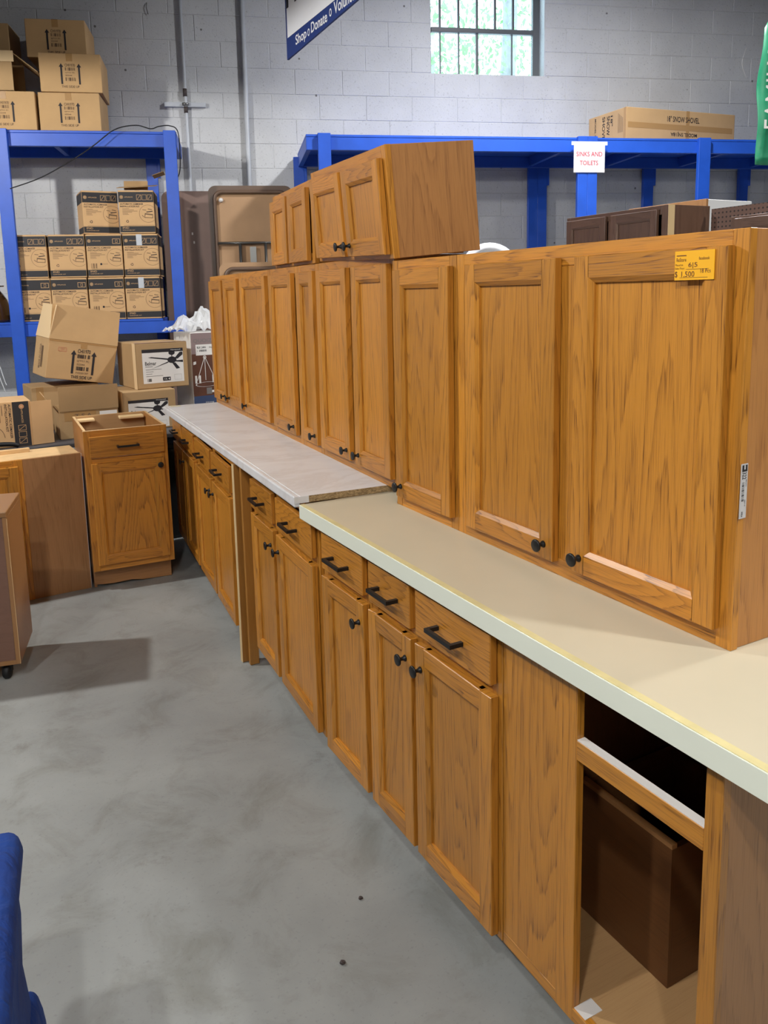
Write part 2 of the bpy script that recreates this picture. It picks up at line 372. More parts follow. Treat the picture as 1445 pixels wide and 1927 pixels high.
class Print:
    """flat print on a plane: coordinates (a, b) on the face, lifted by eps along its normal"""
    def __init__(s, origin, ax, bx, eps=0.0008):
        s.o, s.a, s.b = Vector(origin), Vector(ax), Vector(bx); s.n = s.a.cross(s.b).normalized(); s.eps = eps
        s.v, s.f, s.mi, s.mats = [], [], [], []
    def _m(s, m):
        if m not in s.mats: s.mats.append(m)
        return s.mats.index(m)
    def poly(s, pts, m, lift=0):
        b = len(s.v); s.v += [s.o + s.a*p[0] + s.b*p[1] + s.n*(s.eps + lift*0.0004) for p in pts]
        s.f.append(list(range(b, b+len(pts)))); s.mi.append(s._m(m))
    def rect(s, x0, y0, x1, y1, m, lift=0): s.poly([(x0, y0), (x1, y0), (x1, y1), (x0, y1)], m, lift)
    def frame(s, x0, y0, x1, y1, t, m, lift=0):
        s.rect(x0, y0, x1, y0+t, m, lift); s.rect(x0, y1-t, x1, y1, m, lift); s.rect(x0, y0, x0+t, y1, m, lift); s.rect(x1-t, y0, x1, y1, m, lift)
    def disc(s, x, y, r, m, lift=0, ry=None, n=16):
        s.poly([(x+r*math.cos(2*math.pi*k/n), y+(ry or r)*math.sin(2*math.pi*k/n)) for k in range(n)], m, lift)
    def ring(s, x, y, r, t, m, lift=0, a0=0, a1=360, n=24, ry=1.0):
        k0 = [R(a0+(a1-a0)*k/n) for k in range(n+1)]
        for p, q in zip(k0, k0[1:]):
            s.poly([(x+r*math.cos(p), y+ry*r*math.sin(p)), (x+r*math.cos(q), y+ry*r*math.sin(q)), (x+(r-t)*math.cos(q), y+ry*(r-t)*math.sin(q)), (x+(r-t)*math.cos(p), y+ry*(r-t)*math.sin(p))], m, lift)
    def line(s, p, q, t, m, lift=0):
        d = Vector((q[0]-p[0], q[1]-p[1])); L = d.length
        if L < 1e-6: return
        n = Vector((-d.y, d.x))/L*t/2
        s.poly([(p[0]+n.x, p[1]+n.y), (p[0]-n.x, p[1]-n.y), (q[0]-n.x, q[1]-n.y), (q[0]+n.x, q[1]+n.y)], m, lift)
    def text(s, t, x0, y0, x1, y1, m, lift=0, turn=0):
        vs, fs = text_polys(t, {'ink': 0.012, 'ink_soft': 0.01, 'sign_white': 0.015, 'red': 0.008}.get(m, 0.0)); b = len(s.v)
        for u, w in vs:
            if turn == 1: u, w = 1-w, u          # reads upwards
            elif turn == -1: u, w = w, 1-u       # reads downwards
            elif turn == 2: u, w = 1-u, 1-w
            s.v.append(s.o + s.a*(x0+u*(x1-x0)) + s.b*(y0+w*(y1-y0)) + s.n*(s.eps + lift*0.0004))
        for f in fs: s.f.append([b+i for i in f]); s.mi.append(s._m(m))
    def bars(s, x0, y0, x1, y1, n, m, lift=0):
        rr = random.Random(n*7+3); w = (x1-x0)/n
        for k in range(n):
            if rr.random() < 0.75: s.rect(x0+k*w, y0, x0+k*w+w*rr.uniform(0.35, 0.8), y1, m, lift)
    def arrow(s, x, y0, y1, w, m, lift=0):
        s.rect(x-w*0.3, y0, x+w*0.3, y1-w*1.1, m, lift); s.poly([(x-w*0.75, y1-w*1.2), (x+w*0.75, y1-w*1.2), (x, y1)], m, lift)
    def mesh(s, name='print'):
        me = bpy.data.meshes.new(name); me.from_pydata([tuple(v) for v in s.v], [], s.f)
        for m in s.mats: me.materials.append(M[m])
        for i, p in enumerate(me.polygons): p.material_index = s.mi[i]
        return me
    def build(s, name, parent, label=None):
        o = obj(name, s.mesh(name), None, parent)
        if label: o['label'] = label
        return o

# ------------------------------------------------------------------ setting
TH = R(-18.2)                                   # the block wall's turn
P0 = Vector((2.044, 6.796, 0)); WU = Vector((math.cos(TH), math.sin(TH), 0)); WN = Vector((WU.y, -WU.x, 0))
def wp(u, v, z): p = P0 + WU*u + WN*v; return Vector((p.x, p.y, z))
# local frame of wall things: x along the wall (right), y away from the camera, z up; origin at wp(0,0,0)
def wl_obj(name, kind=None):
    o = bpy.data.objects.new(name, None); link(o); o.location = P0; o.rotation_euler = (0, 0, TH)
    if kind: o['kind'] = kind
    return o
def struct(o): o['kind'] = 'structure'; return o

ZT = 5.0; U0, U1, V1 = -7.0, 8.0, 11.5
WZ0, WZ1, WU0, WU1 = 3.43, 4.72, 1.925, 2.955   # window opening
def slab(name, pts, z0, z1, mat):
    bm = bmesh.new(); A = [bm.verts.new((*p[:2], z0)) for p in pts]; B = [bm.verts.new((*p[:2], z1)) for p in pts]
    bm.faces.new(A); bm.faces.new(B[::-1])
    for i in range(4): bm.faces.new((A[i], A[(i+1) % 4], B[(i+1) % 4], B[i]))
    return struct(obj(name, bm_mesh(bm, name), mat))
fl = [wp(U0, -0.2, 0), wp(U1, -0.2, 0), wp(U1, V1, 0), wp(U0, V1, 0)]
slab('floor', fl, -0.1, 0.0, 'floor'); slab('ceiling', fl, ZT, ZT+0.1, 'ceiling')
slab('wall_left', [wp(U0-0.2, -0.2, 0), wp(U0, -0.2, 0), wp(U0, V1, 0), wp(U0-0.2, V1, 0)], -0.1, ZT+0.1, 'grey_wall')
slab('wall_right', [wp(U1, -0.2, 0), wp(U1+0.2, -0.2, 0), wp(U1+0.2, V1, 0), wp(U1, V1, 0)], -0.1, ZT+0.1, 'grey_wall')
slab('wall_front', [wp(U0, V1, 0), wp(U1, V1, 0), wp(U1, V1+0.2, 0), wp(U0, V1+0.2, 0)], -0.1, ZT+0.1, 'grey_wall')
# the back wall: a mortar core with the window cut out, and every block as a piece of it
bm = bmesh.new()
def addbox(bm, lo, hi):
    r = bmesh.ops.create_cube(bm, size=1.0)
    for v in r['verts']: v.co = Vector([lo[i] + (v.co[i]+0.5)*(hi[i]-lo[i]) for i in range(3)])
MF = 0.004
for lo, hi in (((U0, MF, -0.1), (WU0, 0.2, ZT+0.1)), ((WU1, MF, -0.1), (U1, 0.2, ZT+0.1)), ((WU0, MF, -0.1), (WU1, 0.2, WZ0)), ((WU0, MF, WZ1), (WU1, 0.2, ZT+0.1))): addbox(bm, lo, hi)
wall = struct(obj('wall_back', bm_mesh(bm, 'wall_back'), 'block')); wall.location = P0; wall.rotation_euler = (0, 0, TH)
CH, CW, JT = 0.2015, 0.4035, 0.003
_blk = {}
def block(u0, u1, z0, z1):
    key = (round(u1-u0, 3), round(z1-z0, 3))
    if key not in _blk:
        w, h = key; bm = bmesh.new(); e = 0.004; d = 0.03
        b0 = [bm.verts.new((x, d, z)) for x, z in ((0, 0), (w, 0), (w, h), (0, h))]
        b1 = [bm.verts.new((x, e, z)) for x, z in ((0, 0), (w, 0), (w, h), (0, h))]
        b2 = [bm.verts.new((x, 0, z)) for x, z in ((e, e), (w-e, e), (w-e, h-e), (e, h-e))]
        bm.faces.new(b2); bm.faces.new(b0[::-1])
        for A, B in ((b0, b1), (b1, b2)):
            for k in range(4): bm.faces.new((A[k], A[(k+1) % 4], B[(k+1) % 4], B[k]))
        me = bm_mesh(bm, 'block'); me.materials.append(M['block']); _blk[key] = me
    return _blk[key]
for k in range(-10, 4):
    z0 = WZ0 + CH*k; n0 = -1.75
    ph = 0.136 if k % 2 == 0 else 0.136 + CW/2
    u = ph - CW*5
    while u < 5.2:
        segs = [(u, u+CW)]
        if k >= 0:
            if u < WU0 < u+CW: segs = [(u, WU0)]
            elif u < WU1 < u+CW: segs = [(WU1, u+CW)]
            elif WU0 <= u and u+CW <= WU1: segs = []
        for a, b in segs:
            if b-a < 0.03: continue
            o = obj('block', block(a+JT/2, b-JT/2, z0+JT/2, z0+CH-JT/2), None, wall)
            o.location = (a+JT/2, random.uniform(-0.0012, 0.0012), z0+JT/2)
        u += CW
# the rest of the courses, beyond the part the picture shows, joined
bm = bmesh.new()
for k in range(-17, 8):
    z0 = WZ0 + CH*k; ph = 0.136 if k % 2 == 0 else 0.136 + CW/2; u = ph - CW*18
    while u < U1-CW:
        inside = -10 <= k <= 3 and u > ph - CW*5.5 and u < 5.2
        hole = 0 <= k <= 6 and u+CW > WU0 and u < WU1
        if not inside and not hole and u > U0 and z0+CH < ZT:
            b0 = [bm.verts.new((x, 0.0045, z)) for x, z in ((u+0.0015, z0+0.0015), (u+CW-0.0015, z0+0.0015), (u+CW-0.0015, z0+CH-0.0015), (u+0.0015, z0+CH-0.0015))]
            b2 = [bm.verts.new((x, 0, z)) for x, z in ((u+0.0055, z0+0.0055), (u+CW-0.0055, z0+0.0055), (u+CW-0.0055, z0+CH-0.0055), (u+0.0055, z0+CH-0.0055))]
            bm.faces.new(b2)
            for q in range(4): bm.faces.new((b0[q], b0[(q+1) % 4], b2[(q+1) % 4], b2[q]))
        u += CW
far_blocks = obj('block_courses', bm_mesh(bm, 'block_courses'), 'block', wall); far_blocks['kind'] = 'stuff'
# window: steel frame, bars, panes, set back in the reveal
win = wl_obj('window_1', 'structure')
fy = 0.14
bm = bmesh.new()
for lo, hi in (((WU0, fy-0.02, WZ0), (WU0+0.03, fy+0.02, WZ1)), ((WU1-0.06, fy-0.015, WZ0), (WU1, fy+0.03, WZ1)), ((WU0, fy-0.02, WZ0), (WU1, fy+0.02, WZ0+0.022)), ((WU0, fy-0.02, WZ1-0.03), (WU1, fy+0.02, WZ1))): addbox(bm, lo, hi)
obj('frame', bm_mesh(bm, 'frame'), 'sash', win)
box('transom', win, (WU0+0.03, fy-0.03, 3.805), (WU1-0.06, fy+0.02, 3.845), 'sash', 0.004)
xs = [2.041, 2.21, 2.378, 2.545, 2.711]
for x in xs: box('glazing_bar', win, (x-0.009, fy-0.012, 3.845), (x+0.009, fy+0.012, WZ1-0.03), 'sash')
for x, w in ((2.041, 0.006), (2.21, 0.006), (2.378, 0.011), (2.70, 0.006)): box('glazing_bar', win, (x-w, fy-0.012, WZ0+0.022), (x+w, fy+0.012, 3.805), 'sash')
gx = [WU0+0.03] + xs + [WU1-0.06]
for a, b in zip(gx, gx[1:]): box('pane', win, (a, fy-0.002, 3.83), (b, fy+0.002, WZ1-0.02), 'pane')
gx = [WU0+0.03, 2.041, 2.21, 2.378, 2.70, WU1-0.06]
for a, b in zip(gx, gx[1:]): box('pane', win, (a, fy-0.002, WZ0+0.01), (b, fy+0.002, 3.82), 'pane')

# trees outside
def tree(u, v, lean, h, seed, label):
    rr = random.Random(seed)
    t = thing('tree', label, 'tree', wp(u, v, 0), TH, 'trees outside the window')
    pts = [(0, 0, 0), (lean*0.4, 0.1, h*0.4), (lean, 0.0, h*0.75), (lean*1.3, 0.2, h)]
    obj('trunk', tube_me(smooth_path(pts), 0.13, 8), 'bark', t)
    V, Fc = [], []
    for _ in range(1100):
        c = Vector((lean + max(-1.5, min(1.5, rr.gauss(0, 0.8))), max(-1, min(1, rr.gauss(0, 0.5))), h*0.8 + rr.gauss(0, 0.9)))
        a = Euler((rr.uniform(0, 6), rr.uniform(0, 6), rr.uniform(0, 6))).to_matrix(); s = rr.uniform(0.03, 0.07); b = len(V)
        for p in ((-1, 0, 0), (0, -0.5, 0.1), (1, 0, 0), (0, 0.5, 0.1)): V.append(tuple(c + a @ Vector(p)*s))
        Fc.append((b, b+1, b+2, b+3))
    me = bpy.data.meshes.new('foliage'); me.from_pydata(V, [], Fc); f = obj('foliage', me, 'leaf', t); f['kind'] = 'stuff'
tree(3.2, -3.6, -0.5, 5.6, 1, 'leaning tree outside the window, seen through its middle panes')
tree(4.6, -6.6, 0.3, 7.2, 2, 'bushy tree outside the window, seen through its right panes')
tree(3.9, -9.6, 0.3, 6.8, 3, 'pale tree outside the window, seen through its lower left panes')

# ------------------------------------------------------------------ cabinets
knob_me = lathe_me([(0.0085, 0), (0.008, 0.003), (0.0055, 0.006), (0.0045, 0.011), (0.0048, 0.016), (0.0075, 0.0185), (0.0148, 0.0205), (0.0155, 0.0225), (0.015, 0.0248), (0.012, 0.026), (0.0001, 0.0268)])
knob_me.materials.append(M['black'])
bm = bmesh.new()
for lo, hi in (((-0.056, -0.036, -0.005), (0.056, -0.027, 0.005)), ((-0.056, -0.028, -0.005), (-0.046, 0, 0.005)), ((0.046, -0.028, -0.005), (0.056, 0, 0.005))): addbox(bm, lo, hi)
handle_me = bm_mesh(bm, 'handle'); handle_me.materials.append(M['black'])

def stile(parent, x0, x1, z0, z1, y0, y1, mat='oak', name='stile', bev=0.0012): return board(name, parent, (x0, y0, z0), (x1, y1, z1), 'z', mat, bev)
def rail(parent, x0, x1, z0, z1, y0, y1, mat='oak', name='rail', bev=0.0012): return board(name, parent, (x0, y0, z0), (x1, y1, z1), 'x', mat, bev)
FT, DT = 0.019, 0.019        # face frame and door thickness; y = 0 is the door's back / frame's front
def moulded(name, parent, x0, x1, z0, z1, y, grain, inner, mat):
    """one stile or rail of a door: square back, eased outer edge, sloped sticking towards the panel ('inner' lists the sides)"""
    bm = bmesh.new(); e = 0.0018; si, di = 0.011, 0.0075
    a = {k: (si if k in inner else e) for k in 'lrbt'}
    dv = lambda sides: di if any(k in inner for k in sides) else e
    B = [bm.verts.new((x, y, z)) for x, z in ((x0, z0), (x1, z0), (x1, z1), (x0, z1))]
    Mv = [bm.verts.new((x, y-DT+dv(q), z)) for x, z, q in ((x0, z0, 'lb'), (x1, z0, 'rb'), (x1, z1, 'rt'), (x0, z1, 'lt'))]
    if grain == 'x': a['l'] = a['r'] = 0.0
    T = [bm.verts.new((x, y-DT, z)) for x, z in ((x0+a['l'], z0+a['b']), (x1-a['r'], z0+a['b']), (x1-a['r'], z1-a['t']), (x0+a['l'], z1-a['t']))]
    bm.faces.new(B[::-1]); bm.faces.new(T)
    for P, Q in ((B, Mv), (Mv, T)):
        for k in range(4):
            try: bm.faces.new((P[k], P[(k+1) % 4], Q[(k+1) % 4], Q[k]))
            except ValueError: pass
    me = bm_mesh(bm, name); uv_grain(me, AX[grain]); return obj(name, me, mat, parent)
def door(parent, x0, x1, z0, z1, knob=None, mat='oak', y=-0.0025, fw=0.056, pmat=None):
    rmat = 'oak_rail' if mat == 'oak' else mat
    p = board('door', parent, (x0+0.02, y-0.006, z0+0.02), (x1-0.02, y-0.001, z1-0.02), 'z', pmat or mat, 0)
    moulded('stile', p, x0, x0+fw, z0, z1, y, 'z', 'r', mat); moulded('stile', p, x1-fw, x1, z0, z1, y, 'z', 'l', mat)
    moulded('rail', p, x0+fw-0.0122, x1-fw+0.0122, z0, z0+fw, y, 'x', 't', rmat); moulded('rail', p, x0+fw-0.0122, x1-fw+0.0122, z1-fw, z1, y, 'x', 'b', rmat)
    if knob: obj('knob', knob_me, None, p, (knob[0], y-DT, knob[1]))
    return p
def drawer(parent, x0, x1, z0, z1, handle=True, mat='oak_rail', y=-0.002):
    p = board('drawer', parent, (x0, y-DT, z0), (x1, y, z1), 'x', mat, 0.0028, 2)
    if handle: obj('handle', handle_me, None, p, ((x0+x1)/2, y-DT, (z0+z1)/2-0.002))
    return p
def carcass(t, w, h, d, side='oak_side', inner='inside', z0=0.0, top=True, sides='lr'):
    y0, y1 = FT, d
    if 'l' in sides: board('side_panel', t, (0.004, y0, z0), (0.017, y1, h), 'z', side)
    if 'r' in sides: board('side_panel', t, (w-0.017, y0, z0), (w-0.004, y1, h), 'z', side)
    board('back_panel', t, (0.017, y1-0.006, z0+0.01), (w-0.017, y1, h), 'z', inner, 0)
    board('bottom_panel', t, (0.017, y0, z0+0.008), (w-0.017, y1-0.006, z0+0.022), 'y', inner, 0)
    if top: board('top_panel', t, (0.017, y0, h-0.022), (w-0.017, y1-0.006, h-0.008), 'y', inner, 0)
def face_frame(t, w, h, sw=0.034, rb=0.042, rt=0.046, z0=0.0, mids=(), rails=()):
    stile(t, 0, sw, z0, h, 0, FT); stile(t, w-sw, w, z0, h, 0, FT)
    rail(t, sw, w-sw, z0, z0+rb, 0, FT); rail(t, sw, w-sw, h-rt, h, 0, FT)
    for a, b in mids: stile(t, a, b, z0+rb, h-rt, 0, FT)
    for a, b in rails: rail(t, sw, w-sw, a, b, 0.0005, FT)
def wall_cabinet(label, loc, rz, w, doors, h=0.762, d=0.322, knob_z=None, group='honey oak wall cabinets on the counters', rot=None, zb=0.036, zt=None, name='wall_cabinet'):
    t = thing(name, label, 'cabinet', loc, rz, group, rot)
    carcass(t, w, h, d); zt = zt or h-0.028
    ds = sorted(doors)
    mids = [(a[1]-0.012, b[0]+0.012) for a, b in zip(ds, ds[1:])]
    face_frame(t, w, h, mids=mids)
    for x0, x1, side in doors:
        k = None if side is None else ((x0+0.03 if side == 'l' else x1-0.03), zb+0.036)
        door(t, x0, x1, zb, zt, k, pmat=None)
    return t
mf = math.tan(R(3.67)); RN, RF = R(-90), R(-93.67)
ZC, ZM = 0.890, 0.914
def near_u(yf, yn, doors, label): return wall_cabinet(label, (1.206, yf, ZC), RN, yf-yn, [(yf-a, yf-b, s) for a, b, s in doors])
def far_u(yf, yn, doors, label): return wall_cabinet(label, (1.293+mf*(yf-3), yf, ZM), RF, (yf-yn)*1.002-0.001, [((yf-a)*1.002, (yf-b)*1.002, s) for a, b, s in doors])
u7 = near_u(1.812, 0.918, [(1.746, 1.392, 'r'), (1.331, 0.945, 'l')], 'large two-door oak wall cabinet with the yellow price tag, nearest of the upper row')
near_u(2.165, 1.8135, [(2.132, 1.827, 'l')], 'one-door oak wall cabinet beside the large tagged cabinet on the cream counter')
far_u(2.908, 2.215, [(2.885, 2.584, 'r'), (2.532, 2.238, 'l')], 'two-door oak wall cabinet overhanging the end of the marble counter')
far_u(3.160, 2.91, [(3.131, 2.928, 'r')], 'narrow single-door oak wall cabinet, slimmest of the upper row')
far_u(3.560, 3.162, [(3.524, 3.198, 'r')], 'one-door oak wall cabinet between the slim cabinet and the wide-door cabinet')
far_u(4.080, 3.562, [(4.042, 3.588, 'l')], 'oak wall cabinet with one wide golden door, second from the far end')
far_u(4.800, 4.082, [(4.756, 4.452, 'r'), (4.405, 4.112, 'l')], 'two-door oak wall cabinet at the far end of the upper row')

# two short cabinets lying on top of the upper row
e1 = (R(5.03), R(1.86), R(-97.06))
t1 = wall_cabinet('short two-door oak cabinet with broad veneered side, tilted on top of the upper row', (1.300, 2.918, 1.6835), 0, 0.769, [(0.03, 0.372, 'r'), (0.402, 0.745, 'l')], h=0.333, d=0.297, rot=e1, zb=0.014, zt=0.297, group='short oak cabinets on top')
e2 = (R(0.21), R(0.23), R(-96.78))
wall_cabinet('short two-door oak cabinet half hidden behind the tilted one on the upper row', (1.375, 3.600, 1.682), 0, 0.643, [(0.018, 0.29, None), (0.325, 0.60, None)], h=0.325, d=0.31, rot=e2, zb=0.012, zt=0.297, group='short oak cabinets on top')
for y, x, lab in ((2.19, 1.26, 'thin wooden shim under the front right corner of the tilted short cabinet'), (2.16, 1.42, 'thin wooden shim under the back right corner of the tilted short cabinet'), (2.78, 1.42, 'thin wooden shim under the far end of the tilted short cabinet')):
    tag(box('wood_shim', None, (x, y-0.02, 1.6765), (x+0.03, y+0.025, 1.684), 'raw'), lab, 'shim', 'shims under the tilted cabinet')

# base cabinets
def base_cabinet(label, loc, rz, w, cols, h=0.876, d=0.61, sides='lr', zt=0.69, zb=0.112, dz=(0.715, 0.832), group='honey oak base cabinets under the counters', toe=0.1, mat='oak'):
    t = thing('base_cabinet', label, 'cabinet', loc, rz, group)
    carcass(t, w, h, d, z0=toe, top=False, sides=sides)
    xs = sorted(c[0] for c in cols); ce = sorted(c[:2] for c in cols)
    mids = [(a[1]-0.012, b[0]+0.012) for a, b in zip(ce, ce[1:])]
    face_frame(t, w, h, z0=toe, rb=0.03, rt=0.04, mids=mids, rails=[(0.684, 0.722)])
    board('toe_kick', t, (0.01, 0.075, 0), (w-0.01, 0.092, toe+0.01), 'x', 'oak_far', 0)
    for x in (0.006, w-0.019): board('plinth_side', t, (x, 0.092, 0), (x+0.013, d-0.01, toe+0.01), 'y', 'oak_far', 0)
    for x0, x1, kn, dr in cols:
        k = None if kn is None else ((x0+0.028 if kn == 'l' else x1-0.028), zt-0.06)
        door(t, x0, x1, zb, zt, k)
        if dr: drawer(t, x0+0.004, x1-0.004, *dz)
    return t
def near_b(yf, yn, cols, label, xf=0.969): return base_cabinet(label, (xf, yf, 0), RN, yf-yn, [(yf-a, yf-b, k, True) for a, b, k in cols])
near_b(1.893, 1.293, [(1.882, 1.648, 'r'), (1.628, 1.305, 'l')], 'oak base cabinet of two doors and two drawers beside the open blind-corner cabinet')
near_b(2.222, 1.896, [(2.198, 1.912, 'r')], 'one-door one-drawer oak base cabinet under the far corner of the cream counter')
def slant_b(p0, p1, cols, label):
    """p0 = far end, p1 = near end of the face, cols in metres from the far end"""
    d = Vector(p1)-Vector(p0); return base_cabinet(label, (p0[0], p0[1], 0), math.atan2(d.y, d.x), d.length, cols)
slant_b((1.026, 3.045), (0.973, 2.264), [(0.02, 0.325, 'r', True), (0.365, 0.765, 'l', True)], 'oak base cabinet of two doors under the particleboard end of the marble counter')
slant_b((1.094, 4.130), (1.009, 3.222), [(0.022, 0.435, 'r', True), (0.468, 0.862, 'l', True)], 'oak base cabinet of two doors just beyond the leaning boards')
slant_b((1.166, 4.888), (1.095, 4.133), [(0.022, 0.352, None, True), (0.378, 0.735, 'l', True)], 'oak base cabinet of two doors at the shadowed far end of the marble counter')

# the open cabinet at the near end
bo = thing('base_cabinet', 'open oak base cabinet without door or drawer at the near end of the counter', 'cabinet', (0.969, 1.290, 0), RN, 'honey oak base cabinets under the counters')
w0, h0, d0, tz = 0.553, 0.876, 0.61, 0.1
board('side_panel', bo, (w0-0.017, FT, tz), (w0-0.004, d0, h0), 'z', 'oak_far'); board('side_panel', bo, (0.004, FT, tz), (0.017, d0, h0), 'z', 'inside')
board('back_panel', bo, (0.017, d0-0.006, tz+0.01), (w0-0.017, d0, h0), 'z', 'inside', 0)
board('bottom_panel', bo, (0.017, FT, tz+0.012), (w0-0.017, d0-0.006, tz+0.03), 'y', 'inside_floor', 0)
stile(bo, w0-0.033, w0, tz, h0, 0, FT); stile(bo, 0.176, 0.229, tz, h0, 0, FT); rail(bo, 0.0, w0-0.033, tz, tz+0.03, 0.0006, FT)
board('blind_panel', bo, (0.0, 0.001, tz+0.03), (0.1765, FT-0.003, h0), 'z', 'oak', 0)
rail(bo, 0.229, w0-0.033, 0.672, 0.712, 0.0, FT); rail(bo, 0.229, w0-0.033, h0-0.03, h0, 0.001, FT)
box('edge_tape', bo, (0.2295, 0.001, 0.712), (w0-0.0335, FT, 0.7135), 'white_edge')
box('edge_tape', bo, (0.2295, 0.004, tz+0.03), (0.262, FT+0.03, tz+0.0312), 'white_edge')
board('toe_kick', bo, (0.01, 0.075, 0), (w0-0.01, 0.092, tz+0.01), 'x', 'oak_far', 0)
for x in (0.006, w0-0.019): board('plinth_side', bo, (x, 0.092, 0), (x+0.013, d0-0.01, tz+0.01), 'y', 'oak_far', 0)
db = thing('storage_box', 'dark brown wooden box stored inside the open base cabinet', 'box', (1.168, 1.262, 0.131), RN)
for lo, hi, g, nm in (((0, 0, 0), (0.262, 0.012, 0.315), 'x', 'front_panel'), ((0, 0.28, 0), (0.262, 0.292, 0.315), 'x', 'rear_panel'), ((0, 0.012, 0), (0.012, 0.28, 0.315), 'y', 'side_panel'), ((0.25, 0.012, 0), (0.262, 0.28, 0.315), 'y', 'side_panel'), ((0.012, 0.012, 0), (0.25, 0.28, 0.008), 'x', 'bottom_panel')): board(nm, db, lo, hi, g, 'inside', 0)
box('pale_rim', db, (0, 0, 0.315), (0.262, 0.014, 0.325), 'oak_far')

# counters
ct = thing('countertop', 'cream laminate countertop with pale mint front edge, on the near base cabinets', 'countertop', (0.933, 2.325, 0), RN)
LN = 2.325-0.42
box('slab', ct, (0, 0.012, 0.8765), (LN, 0.66, ZC), 'cream', 0.001)
box('front_apron', ct, (0, 0, 0.845), (LN, 0.012, ZC-0.0005), 'mint', 0.001)
box('edge_strip', ct, (0, 0.002, ZC-0.0005), (LN, 0.018, ZC+0.0006), 'yellow_edge')
box('end_apron', ct, (-0.002, 0.012, 0.877), (0.0, 0.66, ZC-0.001), 'yellow_edge')
mtx = 0.964+mf*(4.81-3)
mt = thing('countertop', 'white marble-look laminate countertop on the far base cabinets', 'countertop', (mtx, 4.81, 0), RF)
LM = (4.81-2.337)*1.002
box('slab', mt, (0, 0.02, 0.8908), (LM, 0.64, ZM), 'marble', 0.002); box('front_edge', mt, (0, 0, 0.8785), (LM-0.02, 0.0205, ZM+0.0003), 'marble', 0.005, 2); box('front_edge', mt, (LM-0.0205, 0, 0.8785), (LM, 0.0205, ZM+0.0003), 'marble', 0.003)
for ya, yb in ((0.06, 0.12), (0.5, 0.56)): box('build_up_strip', mt, (0.02, ya, 0.877), (LM-0.10, yb, 0.8908), 'particle')
box('end_cap', mt, (LM-0.0005, 0.0, 0.8915), (LM+0.002, 0.05, ZM-0.001), 'marble'); box('particleboard_end', mt, (LM-0.0005, 0.05, 0.8915), (LM+0.0012, 0.64, ZM-0.001), 'particle')
box('yellow_mark', mt, (0.015, 0.04, ZM), (0.05, 0.10, ZM+0.0006), 'yellow_edge')

# tag and sticker on the nearest wall cabinet (loose paper: things of their own)
pt = thing('price_tag', 'yellow price tag taped to the top of the nearest cabinet door', 'tag', (1.1835, 1.056, 1.567), RN)
box('card', pt, (0, -0.0015, 0), (0.087, 0, 0.052), 'tag')
P = Print((0, -0.0015, 0), (1, 0, 0), (0, 0, 1), 0.0004)
P.text('ReStore', 0.004, 0.033, 0.026, 0.040, 'marker'); P.rect(0.004, 0.043, 0.026, 0.0445, 'marker'); P.text('facebook', 0.054, 0.035, 0.077, 0.0405, 'marker')
P.text('Placed on', 0.002, 0.0255, 0.019, 0.029, 'marker'); P.text('Sales Floor:', 0.001, 0.0195, 0.023, 0.023, 'marker'); P.text('6|5', 0.031, 0.0205, 0.051, 0.031, 'marker')
P.text('$', 0.001, 0.004, 0.007, 0.016, 'marker'); P.text('1,500', 0.016, 0.004, 0.045, 0.0155, 'marker'); P.text('18 Pcs', 0.058, 0.012, 0.080, 0.019, 'marker')
P.rect(0.026, 0.0188, 0.076, 0.0194, 'marker'); P.rect(0.012, 0.0040, 0.074, 0.0046, 'marker'); P.build('lettering', pt)
st = thing('barcode_sticker', 'white barcode sticker numbered 322 on the side edge of the nearest cabinet', 'sticker', (1.209, 0.9165, 1.142), R(4))
box('paper', st, (0, -0.0012, 0), (0.019, 0.0, 0.10), 'paper')
P = Print((0, -0.0012, 0), (1, 0, 0), (0, 0, 1), 0.0003)
P.rect(0.002, 0.086, 0.017, 0.098, 'ink'); P.rect(0.007, 0.09, 0.011, 0.098, 'paper', 1); P.text('322', 0.003, 0.072, 0.015, 0.085, 'ink', 0, -1)
for k in range(12): P.rect(0.003, 0.032+k*0.003, 0.010, 0.032+k*0.003+(0.001 if k % 3 else 0.002), 'ink')
P.text('WXL4', 0.004, 0.003, 0.009, 0.013, 'ink', 0, -1); P.text('02/15', 0.012, 0.022, 0.015, 0.034, 'ink', 0, -1); P.text('Maple', 0.0135, 0.058, 0.0165, 0.071, 'ink', 0, -1); P.build('lettering', st)

# boards leaning in the gap
lb = tag(board('leaning_board', None, (-0.012, -0.009, 0), (0.03, 0.016, 0.868), 'z', 'stained_board'), 'stained narrow board with a pale edge standing in the gap between base cabinets', 'board'); lb.location = (0.985, 3.145, 0.002); lb.rotation_euler = (0, R(0.2), 0)
box('pale_edge', lb, (-0.0135, -0.009, 0), (-0.012, 0.016, 0.868), 'pine')
lb = tag(board('leaning_board', None, (0, -0.012, 0), (0.04, 0.008, 0.862), 'z', 'stained_board'), 'darker narrow board just behind the pale-edged one in the gap', 'board'); lb.location = (0.992, 3.105, 0.002)
box('pale_top', lb, (0.001, -0.011, 0.862), (0.039, 0.007, 0.8632), 'pine')

